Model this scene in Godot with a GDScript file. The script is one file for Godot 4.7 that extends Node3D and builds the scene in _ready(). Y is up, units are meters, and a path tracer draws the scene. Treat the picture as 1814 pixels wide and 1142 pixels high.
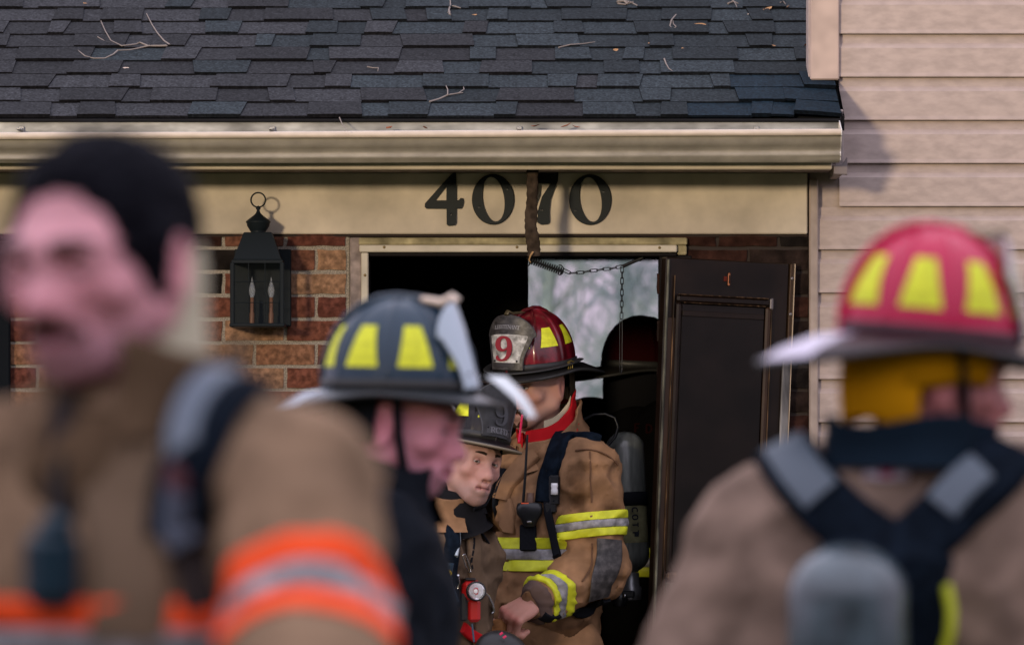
extends Node3D
# Fire crew at the door of a brick and siding house, seen through a long lens.
# Camera 16.25 m from the wall plane (z = 0); y up; metres.
const LENS := 10078.0          # focal length in photo pixels
const DIST := 16.25
const EYE := 1.5
var mats := {}
var imgs := {}
var used := {}
var rng := RandomNumberGenerator.new()

func at(px: float, py: float, z: float) -> Vector3:      # a point at depth z from its bearing
	var d := DIST - z
	return Vector3((px - 907.0) / LENS * d, EYE + (800.0 - py) / LENS * d, z)

# ------------------------------------------------------------------ shapes
class Sh:
	var st := SurfaceTool.new()
	var col := Color.WHITE
	func _init():
		st.begin(Mesh.PRIMITIVE_TRIANGLES)
	func tri(a: Vector3, b: Vector3, c: Vector3, sg := -1):
		st.set_smooth_group(sg)
		for p in [a, b, c]:
			st.set_color(col)
			st.add_vertex(p)
	func quad(a: Vector3, b: Vector3, c: Vector3, d: Vector3, sg := -1):
		tri(a, b, c, sg)
		tri(a, c, d, sg)
	func grid(rows: Array, closed := false, sg := 0):
		for j in rows.size() - 1:
			var p: PackedVector3Array = rows[j]
			var q: PackedVector3Array = rows[j + 1]
			var n := p.size()
			for i in (n if closed else n - 1):
				var k := (i + 1) % n
				quad(p[i], p[k], q[k], q[i], sg)
	func fan(ring: PackedVector3Array, flip := false, sg := -1):
		var c := Vector3.ZERO
		for p in ring:
			c += p
		c /= ring.size()
		for i in ring.size():
			var k := (i + 1) % ring.size()
			if flip:
				tri(c, ring[k], ring[i], sg)
			else:
				tri(c, ring[i], ring[k], sg)
	func box(c: Vector3, s: Vector3, bev := 0.0, bs := Basis.IDENTITY):
		var h := s * 0.5
		if bev <= 0.0:
			bev = 0.0
		bev = minf(bev, minf(h.x, minf(h.y, h.z)) * 0.95)
		# per corner three points, one on each face
		var P := {}
		for sx in [-1, 1]:
			for sy in [-1, 1]:
				for sz in [-1, 1]:
					var k := Vector3(sx, sy, sz)
					P[[k, 0]] = c + bs * (Vector3(h.x, h.y - bev, h.z - bev) * k)
					P[[k, 1]] = c + bs * (Vector3(h.x - bev, h.y, h.z - bev) * k)
					P[[k, 2]] = c + bs * (Vector3(h.x - bev, h.y - bev, h.z) * k)
		for ax in 3:
			var u := (ax + 1) % 3
			var v := (ax + 2) % 3
			for s1 in [-1, 1]:
				var K := []
				for uv in [[-1, -1], [1, -1], [1, 1], [-1, 1]]:
					var k := Vector3.ZERO
					k[ax] = s1
					k[u] = uv[0]
					k[v] = uv[1]
					K.append(P[[k, ax]])
				if s1 > 0:
					quad(K[0], K[3], K[2], K[1])
				else:
					quad(K[0], K[1], K[2], K[3])
		if bev > 0.0:
			for ax in 3:
				var u := (ax + 1) % 3
				var v := (ax + 2) % 3
				for su in [-1, 1]:
					for sv in [-1, 1]:
						var k0 := Vector3.ZERO
						k0[ax] = -1
						k0[u] = su
						k0[v] = sv
						var k1 := k0
						k1[ax] = 1
						if su * sv > 0:
							quad(P[[k0, u]], P[[k1, u]], P[[k1, v]], P[[k0, v]])
						else:
							quad(P[[k0, u]], P[[k0, v]], P[[k1, v]], P[[k1, u]])
			for sx in [-1, 1]:
				for sy in [-1, 1]:
					for sz in [-1, 1]:
						var k := Vector3(sx, sy, sz)
						if sx * sy * sz > 0:
							tri(P[[k, 0]], P[[k, 2]], P[[k, 1]])
						else:
							tri(P[[k, 0]], P[[k, 1]], P[[k, 2]])
	func tube(pts: PackedVector3Array, r0: float, r1 := -1.0, sides := 8, flat := 1.0, up := Vector3.ZERO, loop := false):
		if r1 < 0.0:
			r1 = r0
		var rows := []
		var n := pts.size()
		var side := Vector3.ZERO
		for i in n:
			var t: Vector3
			if loop:
				t = (pts[(i + 1) % n] - pts[(i - 1 + n) % n]).normalized()
			else:
				t = (pts[mini(i + 1, n - 1)] - pts[maxi(i - 1, 0)]).normalized()
			if up != Vector3.ZERO:
				side = up.cross(t).normalized()
			elif side == Vector3.ZERO:
				side = t.cross(Vector3.UP if absf(t.y) < 0.9 else Vector3.RIGHT).normalized()
			else:
				side = (side - t * side.dot(t)).normalized()
			var nn := t.cross(side)
			var r := lerpf(r0, r1, float(i) / maxf(1.0, n - 1.0))
			var ring := PackedVector3Array()
			for k in sides:
				var a := TAU * k / sides
				ring.append(pts[i] + side * cos(a) * r + nn * sin(a) * r * flat)
			rows.append(ring)
		if loop:
			rows.append(rows[0])
			grid(rows, true)
		else:
			grid(rows, true)
			fan(rows[0], false)
			fan(rows[n - 1], true)
	func lathe(prof: Array, seg := 24, xf := Transform3D.IDENTITY, sg := 0):
		var rows := []
		for p in prof:
			var ring := PackedVector3Array()
			for k in seg:
				var a := TAU * k / seg
				ring.append(xf * Vector3(cos(a) * p[0], p[1], sin(a) * p[0]))
			rows.append(ring)
		grid(rows, true, sg)
	func prism(poly: PackedVector2Array, depth: float, xf := Transform3D.IDENTITY, bev := 0.0):
		# extruded from z = 0 to z = depth, the front edge chamfered
		var idx := Geometry2D.triangulate_polygon(poly)
		var n := poly.size()
		var top := poly
		if bev > 0.0:
			var off := PackedVector2Array()
			var sgn := -1.0 if Geometry2D.is_polygon_clockwise(poly) else 1.0
			for i in n:
				var e0 := (poly[i] - poly[(i - 1 + n) % n]).normalized()
				var e1 := (poly[(i + 1) % n] - poly[i]).normalized()
				var nn := (Vector2(-e0.y, e0.x) + Vector2(-e1.y, e1.x)) * sgn
				off.append(poly[i] + nn.normalized() * bev if nn.length() > 0.01 else poly[i])
			top = off
		for i in range(0, idx.size(), 3):
			var A := top[idx[i]]
			var B := top[idx[i + 1]]
			var C := top[idx[i + 2]]
			tri(xf * Vector3(A.x, A.y, depth), xf * Vector3(B.x, B.y, depth), xf * Vector3(C.x, C.y, depth))
		for i in n:
			var k := (i + 1) % n
			quad(xf * Vector3(poly[i].x, poly[i].y, 0), xf * Vector3(poly[k].x, poly[k].y, 0), xf * Vector3(poly[k].x, poly[k].y, depth - bev), xf * Vector3(poly[i].x, poly[i].y, depth - bev))
			if bev > 0.0:
				quad(xf * Vector3(poly[i].x, poly[i].y, depth - bev), xf * Vector3(poly[k].x, poly[k].y, depth - bev), xf * Vector3(top[k].x, top[k].y, depth), xf * Vector3(top[i].x, top[i].y, depth))
	func ball(c: Vector3, r: Vector3, seg := 16, rings := 10, bs := Basis.IDENTITY):
		var rows := []
		for j in rings + 1:
			var th := PI * j / rings
			var ring := PackedVector3Array()
			for k in seg:
				var a := TAU * k / seg
				ring.append(c + bs * (Vector3(cos(a) * sin(th), cos(th), sin(a) * sin(th)) * r))
			rows.append(ring)
		grid(rows, true)
	func done() -> ArrayMesh:
		st.generate_normals()
		return st.commit()

# ------------------------------------------------------------------ scene tree
func numbered(called: String) -> String:
	if not used.has(called):
		used[called] = 0
		return called
	used[called] += 1
	return "%s_%03d" % [called, used[called]]

func thing(called: String, label: String, category: String, base: Vector3, group := "") -> Node3D:
	var o := Node3D.new()
	o.name = numbered(called)
	add_child(o)
	o.position = base
	tag(o, label, category, group)
	return o

func tag(o: Node, label: String, category: String, group := ""):
	o.set_meta("label", label)
	o.set_meta("category", category)
	if group != "":
		o.set_meta("group", group)

func world_pos(o: Node3D) -> Vector3:
	var p := Vector3.ZERO
	var n: Node = o
	while n is Node3D and n != self:
		p += (n as Node3D).position
		n = n.get_parent()
	return p

# a mesh given in world coordinates, put under its parent (parents are never turned)
func part(parent: Node3D, called: String, mesh: Mesh, material: Material, shift := true) -> MeshInstance3D:
	var o := MeshInstance3D.new()
	o.name = called
	o.mesh = mesh
	o.material_override = material
	parent.add_child(o, true)
	if shift:
		o.position = -world_pos(parent)
	return o

func copy_at(parent: Node3D, called: String, mesh: Mesh, material: Material, xf: Transform3D) -> MeshInstance3D:
	var o := MeshInstance3D.new()
	o.name = called
	o.mesh = mesh
	o.material_override = material
	parent.add_child(o, true)
	o.transform = Transform3D(Basis.IDENTITY, -world_pos(parent)) * xf
	return o

# ------------------------------------------------------------------ materials
func noise_tex(key: String, size: int, freq: float, oct: int, lo: float, hi: float, kind := FastNoiseLite.TYPE_SIMPLEX_SMOOTH, sd := 1, power := 1.0) -> Texture2D:
	if imgs.has(key):
		return imgs[key]
	var n := FastNoiseLite.new()
	n.noise_type = kind
	n.seed = sd
	n.frequency = freq
	n.fractal_octaves = oct
	n.fractal_gain = 0.55
	var im := n.get_seamless_image(size, size)
	im.convert(Image.FORMAT_L8)
	var d := im.get_data()
	for i in d.size():
		var v := pow(d[i] / 255.0, power)
		d[i] = int(clampf(lerpf(lo, hi, v), 0.0, 1.0) * 255.0)
	im = Image.create_from_data(size, size, false, Image.FORMAT_L8, d)
	im.convert(Image.FORMAT_RGB8)
	imgs[key] = ImageTexture.create_from_image(im)
	return imgs[key]

# c is the real-world (linear) base colour
func mat(key: String, c: Color, rough := 0.8, o := {}) -> StandardMaterial3D:
	if mats.has(key):
		return mats[key]
	var m := StandardMaterial3D.new()
	m.resource_name = key
	m.albedo_color = c.linear_to_srgb()
	m.roughness = rough
	m.metallic = o.get("metal", 0.0)
	m.metallic_specular = o.get("spec", 0.45 if rough < 0.6 else 0.18)
	if o.has("tex"):
		m.albedo_texture = o.tex
	if o.has("rtex"):
		m.roughness_texture = o.rtex
	if o.has("bump"):
		m.heightmap_enabled = true
		m.heightmap_texture = o.bump
		m.heightmap_scale = o.get("depth", 0.05)
	if o.has("tex") or o.has("bump") or o.has("rtex"):
		m.uv1_triplanar = true
		m.uv1_world_triplanar = true
		m.uv1_scale = o.get("scale", Vector3.ONE)
		m.uv1_offset = o.get("offset", Vector3.ZERO)
	if o.get("vc", false):
		m.vertex_color_use_as_albedo = true
	if o.has("coat"):
		m.clearcoat_enabled = true
		m.clearcoat = o.coat
		m.clearcoat_roughness = o.get("coat_rough", 0.15)
	if o.has("rim"):
		m.rim_enabled = true
		m.rim = o.rim
		m.rim_tint = 0.6
	if o.has("sss"):
		m.subsurf_scatter_enabled = true
		m.subsurf_scatter_strength = o.sss
	if o.has("alpha"):
		m.transparency = BaseMaterial3D.TRANSPARENCY_ALPHA
		m.albedo_color.a = o.alpha
	if o.has("back"):
		m.backlight_enabled = true
		m.backlight = o.back
	mats[key] = m
	return m

# ------------------------------------------------------------------ bodies and clothes: smooth joins of tapered capsules and ellipsoids
class Geo:
	var v := PackedVector3Array()
	var n := PackedVector3Array()
	var c := PackedColorArray()
	var i := PackedInt32Array()
	func add(o: Geo, xf: Transform3D):
		var base := v.size()
		var flip := xf.basis.determinant() < 0.0
		var nb := xf.basis.inverse().transposed()
		for k in o.v.size():
			v.append(xf * o.v[k])
			n.append((nb * o.n[k]).normalized())
			c.append(o.c[k])
		for k in range(0, o.i.size(), 3):
			i.append(base + o.i[k])
			i.append(base + o.i[k + 2 if flip else k + 1])
			i.append(base + o.i[k + 1 if flip else k + 2])
	func mesh() -> ArrayMesh:
		var a := []
		a.resize(Mesh.ARRAY_MAX)
		a[Mesh.ARRAY_VERTEX] = v
		a[Mesh.ARRAY_NORMAL] = n
		a[Mesh.ARRAY_COLOR] = c
		a[Mesh.ARRAY_INDEX] = i
		var m := ArrayMesh.new()
		m.add_surface_from_arrays(Mesh.PRIMITIVE_TRIANGLES, a)
		return m

class Blob:
	var A := PackedVector3Array()
	var B := PackedVector3Array()
	var ra := PackedFloat32Array()
	var rb := PackedFloat32Array()
	var el: Array = []             # null for a capsule, else [inverse basis, radii, basis]
	var sub := PackedByteArray()
	var k := 60.0
	var ks := 0.01
	var noise: FastNoiseLite = null
	var amp := 0.0
	var noise2: FastNoiseLite = null
	var amp2 := 0.0
	var calm := false              # leave the wrinkles out
	func cap(a: Vector3, b: Vector3, r0: float, r1 := -1.0, minus := false):
		A.append(a); B.append(b); ra.append(r0); rb.append(r0 if r1 < 0.0 else r1); el.append(null); sub.append(1 if minus else 0)
	func ell(c: Vector3, r: Vector3, bs := Basis.IDENTITY, minus := false):
		A.append(c); B.append(c); ra.append(maxf(r.x, maxf(r.y, r.z))); rb.append(minf(r.x, minf(r.y, r.z))); el.append([bs.inverse(), r, bs]); sub.append(1 if minus else 0)
	func fold(sd: int, freq: float, a: float, freq2 := 0.0, a2 := 0.0):
		noise = FastNoiseLite.new()
		noise.seed = sd
		noise.frequency = freq
		noise.noise_type = FastNoiseLite.TYPE_SIMPLEX_SMOOTH
		noise.fractal_type = FastNoiseLite.FRACTAL_RIDGED
		noise.fractal_octaves = 2
		noise.domain_warp_enabled = true
		noise.domain_warp_amplitude = 0.06
		noise.domain_warp_frequency = 6.0
		amp = a
		if a2 > 0.0:
			noise2 = FastNoiseLite.new()
			noise2.seed = sd + 7
			noise2.frequency = freq2
			amp2 = a2
	func wrinkle(p: Vector3) -> float:
		var r := 0.0
		if calm:
			return amp * 0.45
		if noise:
			r += amp * noise.get_noise_3d(p.x, p.y * 1.5, p.z)
		if noise2:
			r += amp2 * noise2.get_noise_3dv(p)
		return r
	func one(i: int, p: Vector3) -> float:
		if el[i] != null:
			var q: Vector3 = el[i][0] * (p - A[i])
			var r: Vector3 = el[i][1]
			var k0 := (q / r).length()
			var k1 := (q / (r * r)).length()
			return k0 * (k0 - 1.0) / maxf(k1, 1e-6)
		var ab := B[i] - A[i]
		var l := ab.length_squared()
		var t := clampf((p - A[i]).dot(ab) / l, 0.0, 1.0) if l > 0.0 else 0.0
		return p.distance_to(A[i] + ab * t) - lerpf(ra[i], rb[i], t)
	func f(p: Vector3) -> float:
		var s := 0.0
		for i in A.size():
			if sub[i] == 0:
				s += exp(-k * maxf(one(i, p), -0.25))
		var d := -log(maxf(s, 1e-12)) / k
		for i in A.size():
			if sub[i] == 1:
				d = smax(d, -one(i, p))
		return d - wrinkle(p)
	func smax(a: float, b: float) -> float:
		var h := maxf(ks - absf(a - b), 0.0) / ks
		return maxf(a, b) + h * h * ks * 0.25
	func normal(p: Vector3) -> Vector3:
		var e := 0.004
		return Vector3(f(p + Vector3(e, 0, 0)) - f(p - Vector3(e, 0, 0)), f(p + Vector3(0, e, 0)) - f(p - Vector3(0, e, 0)), f(p + Vector3(0, 0, e)) - f(p - Vector3(0, 0, e))).normalized()
	func snap(p: Vector3) -> Vector3:        # the nearest point of the surface, about
		for s in 4:
			p -= normal(p) * f(p)
		return p
	func march(o: Vector3, d: Vector3, most := 0.6) -> float:   # from inside outwards along d
		var t := 0.0
		for s in 40:
			var v := f(o + d * t)
			if v > -0.0006:
				break
			t += maxf(-v * 0.8, 0.001)
			if t > most:
				break
		return t
	func hit(o: Vector3, d: Vector3) -> Vector3:   # from outside inwards
		var t := 0.0
		var best := 1e9
		var tb := 0.0
		for s in 70:
			var v := f(o + d * t)
			if v < best:
				best = v
				tb = t
			if v < 0.0006 or t > 1.6:
				break
			t += maxf(v * 0.8, 0.002)
		return o + d * tb if best < 0.001 else snap(o + d * tb)
	func build(cell: float, paint: Callable) -> Geo:
		var lo := Vector3(1e9, 1e9, 1e9)
		var hi := -lo
		for i in A.size():
			if sub[i]:
				continue
			var r := Vector3.ONE * maxf(ra[i], rb[i])
			lo = lo.min(A[i] - r).min(B[i] - r)
			hi = hi.max(A[i] + r).max(B[i] + r)
		var pad := cell * 3.0 + amp + amp2 + 0.02
		lo -= Vector3.ONE * pad
		hi += Vector3.ONE * pad
		var nx := int((hi.x - lo.x) / cell) + 2
		var ny := int((hi.y - lo.y) / cell) + 2
		var nz := int((hi.z - lo.z) / cell) + 2
		var sx := 1
		var sy := nx
		var sz := nx * ny
		var total := nx * ny * nz
		var g := PackedFloat32Array()
		g.resize(total)
		g.fill(0.0)
		var reach := maxf(3.2 / k, cell * 3.0)
		for i in A.size():
			if sub[i]:
				continue
			var r := Vector3.ONE * (maxf(ra[i], rb[i]) + reach)
			var p0 := (A[i].min(B[i]) - r - lo) / cell
			var p1 := (A[i].max(B[i]) + r - lo) / cell
			for z in range(maxi(0, int(p0.z)), mini(nz, int(p1.z) + 2)):
				for y in range(maxi(0, int(p0.y)), mini(ny, int(p1.y) + 2)):
					var at_ := z * sz + y * sy
					for x in range(maxi(0, int(p0.x)), mini(nx, int(p1.x) + 2)):
						var d := one(i, lo + Vector3(x, y, z) * cell)
						if d < reach:
							g[at_ + x] += exp(-k * maxf(d, -0.25))
		for q in total:
			g[q] = -log(g[q]) / k if g[q] > 1e-9 else reach
		for i in A.size():
			if not sub[i]:
				continue
			var r := Vector3.ONE * (maxf(ra[i], rb[i]) + ks + cell)
			var p0 := (A[i].min(B[i]) - r - lo) / cell
			var p1 := (A[i].max(B[i]) + r - lo) / cell
			for z in range(maxi(0, int(p0.z)), mini(nz, int(p1.z) + 2)):
				for y in range(maxi(0, int(p0.y)), mini(ny, int(p1.y) + 2)):
					var at_ := z * sz + y * sy
					for x in range(maxi(0, int(p0.x)), mini(nx, int(p1.x) + 2)):
						g[at_ + x] = smax(g[at_ + x], -one(i, lo + Vector3(x, y, z) * cell))
		var near := cell * 2.2 + amp + amp2
		if noise or noise2:
			for z in nz:
				for y in ny:
					var at_ := z * sz + y * sy
					for x in nx:
						if absf(g[at_ + x]) < near:
							g[at_ + x] -= wrinkle(lo + Vector3(x, y, z) * cell)
		var out := Geo.new()
		var ids := PackedInt32Array()
		ids.resize(total)
		ids.fill(-1)
		var offs := [0, sx, sy, sx + sy, sz, sx + sz, sy + sz, sx + sy + sz]
		var edges := [[0, 1], [2, 3], [4, 5], [6, 7], [0, 2], [1, 3], [4, 6], [5, 7], [0, 4], [1, 5], [2, 6], [3, 7]]
		var cr := [Vector3(0, 0, 0), Vector3(1, 0, 0), Vector3(0, 1, 0), Vector3(1, 1, 0), Vector3(0, 0, 1), Vector3(1, 0, 1), Vector3(0, 1, 1), Vector3(1, 1, 1)]
		var live := PackedInt32Array()
		for z in nz - 1:
			for y in ny - 1:
				var at_ := z * sz + y * sy
				for x in nx - 1:
					var q := at_ + x
					if absf(g[q]) > near:
						continue
					var s := 0
					for o in offs:
						if g[q + o] < 0.0:
							s += 1
					if s == 0 or s == 8:
						continue
					var sum := Vector3.ZERO
					var m := 0
					for e in edges:
						var fa := g[q + offs[e[0]]]
						var fb := g[q + offs[e[1]]]
						if (fa < 0.0) != (fb < 0.0):
							var ca: Vector3 = cr[e[0]]
							sum += ca.lerp(cr[e[1]], fa / (fa - fb))
							m += 1
					ids[q] = out.v.size()
					live.append(q)
					out.v.append(lo + (Vector3(x, y, z) + sum / m) * cell)
		out.n.resize(out.v.size())
		for q in live:
			if (g[q] < 0.0) != (g[q + sx] < 0.0) and ids[q - sy - sz] >= 0:
				quad(out, ids[q], ids[q - sy], ids[q - sy - sz], ids[q - sz], g[q] < 0.0)
			if (g[q] < 0.0) != (g[q + sy] < 0.0) and ids[q - sx - sz] >= 0:
				quad(out, ids[q], ids[q - sz], ids[q - sx - sz], ids[q - sx], g[q] < 0.0)
			if (g[q] < 0.0) != (g[q + sz] < 0.0) and ids[q - sx - sy] >= 0:
				quad(out, ids[q], ids[q - sx], ids[q - sx - sy], ids[q - sy], g[q] < 0.0)
		for t in range(0, out.i.size(), 3):
			var a := out.v[out.i[t]]
			var nn := (out.v[out.i[t + 2]] - a).cross(out.v[out.i[t + 1]] - a)
			for s in 3:
				out.n[out.i[t + s]] += nn
		for q in out.n.size():
			out.n[q] = out.n[q].normalized()
		out.c.resize(out.v.size())
		for q in out.v.size():
			out.c[q] = paint.call(out.v[q])
		return out
	func quad(o: Geo, a: int, b: int, c: int, d: int, flip: bool):
		if a < 0 or b < 0 or c < 0 or d < 0:
			return
		if flip:
			o.i.append_array(PackedInt32Array([a, c, b, a, d, c]))
		else:
			o.i.append_array(PackedInt32Array([a, b, c, a, c, d]))

func plain_paint(_p: Vector3) -> Color:
	return Color.WHITE

# strip of cloth that lies on a surface: points near the surface, its width and thickness
func ribbon(bl: Blob, pts: PackedVector3Array, w: float, th: float, steps := 8, lift := 0.0) -> ArrayMesh:
	var cv := Curve3D.new()
	for i in pts.size():
		var t := (pts[mini(i + 1, pts.size() - 1)] - pts[maxi(i - 1, 0)]) / 6.0
		cv.add_point(pts[i], -t, t)
	var n := (pts.size() - 1) * steps
	bl.calm = true
	var mid := PackedVector3Array()
	var L := cv.get_baked_length()
	for i in n + 1:
		mid.append(bl.snap(cv.sample_baked(L * i / n, true)))
	var rows := []
	for i in n + 1:
		var t := (mid[mini(i + 1, n)] - mid[maxi(i - 1, 0)]).normalized()
		var nn := bl.normal(mid[i])
		var side := t.cross(nn).normalized()
		var row := PackedVector3Array()
		var prof := [[-1.0, -0.5], [-1.0, 0.6], [-0.9, 1.0], [-0.5, 1.0], [0.0, 1.0], [0.5, 1.0], [0.9, 1.0], [1.0, 0.6], [1.0, -0.5]]
		for q in prof:
			var p = mid[i] + side * (w * 0.5 * q[0])
			var d := bl.f(p)
			p += nn * (-d * 0.85 + lift + th * q[1])
			row.append(p)
		rows.append(row)
	bl.calm = false
	var s := Sh.new()
	s.grid(rows)
	s.fan(rows[0])
	s.fan(rows[n], true)
	return s.done()

# band round a limb or trunk: axis a-b, from u0 to u1 metres along it
func band(bl: Blob, a: Vector3, b: Vector3, u0: float, u1: float, th := 0.003, seg := 48, tilt := Vector3.ZERO, whole: Blob = null, most := 1.22) -> ArrayMesh:
	var ax := (b - a).normalized()
	var e1 := ax.cross(Vector3.UP if absf(ax.y) < 0.8 else Vector3.BACK).normalized()
	var e2 := ax.cross(e1)
	var rows := []
	var lev := [[u0, -0.004], [u0, th * 0.7], [u0 + 0.002, th], [lerpf(u0, u1, 0.5), th * 1.1], [u1 - 0.002, th], [u1, th * 0.7], [u1, -0.004]]
	for l in lev:
		var row := PackedVector3Array()
		for s in seg:
			var an := TAU * s / seg
			var d := e1 * cos(an) + e2 * sin(an)
			var o: Vector3 = a + ax * (l[0] + tilt.dot(d))
			var t := bl.march(o, d)
			if whole:
				t = minf(whole.march(o, d), t * most)
			row.append(o + d * (t + l[1]))
		rows.append(row)
	var sh := Sh.new()
	sh.grid(rows, true)
	return sh.done()

# ================================================================== the place
func _ready():
	rng.seed = 4070
	# ---- camera, sky, sun, exposure
	var cam := Camera3D.new()
	cam.name = "camera"
	add_child(cam)
	cam.position = Vector3(0, EYE, DIST)
	var lens := CameraAttributesPhysical.new()
	lens.frustum_near = 0.5
	lens.frustum_far = 400.0
	lens.frustum_focal_length = 200.0
	lens.frustum_focus_distance = DIST - 0.12
	lens.exposure_aperture = 4.4
	cam.attributes = lens
	cam.projection = Camera3D.PROJECTION_FRUSTUM
	cam.near = 0.5
	cam.far = 400.0
	cam.size = 2.0 * 571.0 / LENS * cam.near
	cam.frustum_offset = Vector2(0.0, (800.0 - 571.0) / LENS * cam.near)
	cam.current = true
	var env := Environment.new()
	env.background_mode = Environment.BG_SKY
	var sk := ProceduralSkyMaterial.new()
	sk.sky_top_color = Color(0.90, 0.89, 0.96)
	sk.sky_horizon_color = Color(0.62, 0.57, 0.63)
	sk.sky_curve = 0.35
	sk.ground_bottom_color = Color(0.20, 0.19, 0.20)
	sk.ground_horizon_color = Color(0.42, 0.40, 0.42)
	sk.sun_angle_max = 1.0
	var sky := Sky.new()
	sky.sky_material = sk
	env.sky = sky
	env.background_energy_multiplier = 2.0
	env.tonemap_mode = Environment.TONE_MAPPER_LINEAR
	env.tonemap_exposure = 1.0
	env.sdfgi_enabled = true
	env.ssao_enabled = true
	env.ssil_enabled = true
	var we := WorldEnvironment.new()
	we.name = "world_environment"
	we.environment = env
	add_child(we)
	var sun := DirectionalLight3D.new()
	sun.name = "sun"
	add_child(sun)
	sun.look_at_from_position(Vector3.ZERO, Vector3(0.40, -0.12, -1.0))
	sun.light_energy = 0.66
	sun.light_color = Color(1.0, 0.905, 0.76)
	sun.light_angular_distance = 5.0
	sun.shadow_enabled = true
	# ---- textures shared by the materials
	noise_tex("fine", 256, 0.12, 3, 0.55, 1.0)
	noise_tex("grit", 256, 0.35, 2, 0.35, 1.0, FastNoiseLite.TYPE_VALUE, 3)
	noise_tex("blotch", 256, 0.015, 4, 0.5, 1.0, FastNoiseLite.TYPE_SIMPLEX_SMOOTH, 5)
	noise_tex("soft", 256, 0.012, 3, 0.8, 1.0, FastNoiseLite.TYPE_SIMPLEX_SMOOTH, 9)
	noise_tex("speck", 256, 0.05, 4, 1.15, 0.1, FastNoiseLite.TYPE_CELLULAR, 11, 3.0)
	noise_tex("soot", 256, 0.02, 5, 0.12, 1.25, FastNoiseLite.TYPE_SIMPLEX_SMOOTH, 15)
	noise_tex("grain", 256, 0.03, 4, 0.4, 1.0, FastNoiseLite.TYPE_SIMPLEX, 21)
	weave_tex()
	build_ground()
	build_house()
	build_back_garden()
	build_lantern()
	build_house_number()
	build_strap_and_chain()
	build_roof_litter()
	heads_and_hands()
	build_people()

func weave_tex():
	var w := Image.create(64, 64, false, Image.FORMAT_RGB8)
	for y in 64:
		for x in 64:
			var a := 0.5 + 0.5 * sin(x * TAU / 8.0) * (1.0 if (y / 4) % 2 == 0 else -1.0)
			var b := 0.75 + 0.25 * sin(y * TAU / 8.0)
			w.set_pixel(x, y, Color(a * b, a * b, a * b))
	imgs["weave"] = ImageTexture.create_from_image(w)

func build_ground():
	var s := Sh.new()
	s.quad(Vector3(-150, 0, -150), Vector3(150, 0, -150), Vector3(150, 0, 150), Vector3(-150, 0, 150))
	var g := MeshInstance3D.new()
	g.name = "ground"
	g.mesh = s.done()
	g.material_override = mat("lawn", Color(0.07, 0.08, 0.035), 0.95, {"tex": imgs["blotch"], "scale": Vector3.ONE * 0.6})
	add_child(g)
	g.set_meta("kind", "structure")
	g.set_meta("label", "short worn lawn in front of the house")
	# unseen bank added across the street, its crest shaped to shade the crew
	var hs := Sh.new()
	var rows := []
	for j in 9:
		var row := PackedVector3Array()
		for i in 61:
			var x := -60.0 + i * 1.5
			var crest := 4.62 + 0.16 * sin(x * 0.9) + 0.08 * sin(x * 2.3 + 1.0) + 0.85 * smoothstep(-10.9, -10.1, x)
			var v := j / 8.0
			row.append(Vector3(x, crest * smoothstep(0.0, 0.6, v) - 0.02, 21.0 + v * 14.0))
		rows.append(row)
	hs.grid(rows)
	var shading_hill := MeshInstance3D.new()
	shading_hill.name = "shading_hill"
	shading_hill.mesh = hs.done()
	shading_hill.material_override = mats["lawn"]
	add_child(shading_hill)
	shading_hill.set_meta("kind", "structure")
	shading_hill.set_meta("label", "unseen grassy bank added across the street to shade the crew")
	var p := Sh.new()
	p.box(Vector3(0.05, 0.06, 0.75), Vector3(1.6, 0.12, 1.4), 0.01)
	var step := MeshInstance3D.new()
	step.name = "path"
	step.mesh = p.done()
	step.material_override = mat("concrete", Color(0.32, 0.31, 0.29), 0.9, {"tex": imgs["blotch"], "scale": Vector3.ONE * 1.5})
	add_child(step)
	step.set_meta("kind", "structure")
	step.set_meta("label", "concrete front step under the doorway")

const EAVE_Z := 0.35
const EAVE_Y := 2.4264
const SLOPE := 0.3438      # 19.7 degrees
func roof_point(x: float, s: float, up := 0.0) -> Vector3:
	return Vector3(x, EAVE_Y + s * sin(SLOPE) + up * cos(SLOPE), EAVE_Z - s * cos(SLOPE) + up * sin(SLOPE))

func roof_at(px: float, py: float, up := 0.006) -> Vector3:   # where the line of sight meets the roof
	var o := Vector3(0, EYE, DIST)
	var d := Vector3((px - 907.0) / LENS, (800.0 - py) / LENS, -1.0)
	var n := Vector3(0, cos(SLOPE), sin(SLOPE))
	var p0 := roof_point(0, 0, up)
	return o + d * ((p0 - o).dot(n) / d.dot(n))

func wx(px: float) -> float:
	return (px - 907.0) / LENS * DIST
func wy(py: float) -> float:
	return EYE + (800.0 - py) / LENS * DIST

func slab(x0: float, x1: float, y0: float, y1: float, z0: float, z1: float, bev := 0.003) -> ArrayMesh:
	var s := Sh.new()
	s.box(Vector3((x0 + x1) / 2, (y0 + y1) / 2, (z0 + z1) / 2), Vector3(absf(x1 - x0), absf(y1 - y0), absf(z1 - z0)), bev)
	return s.done()

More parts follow.
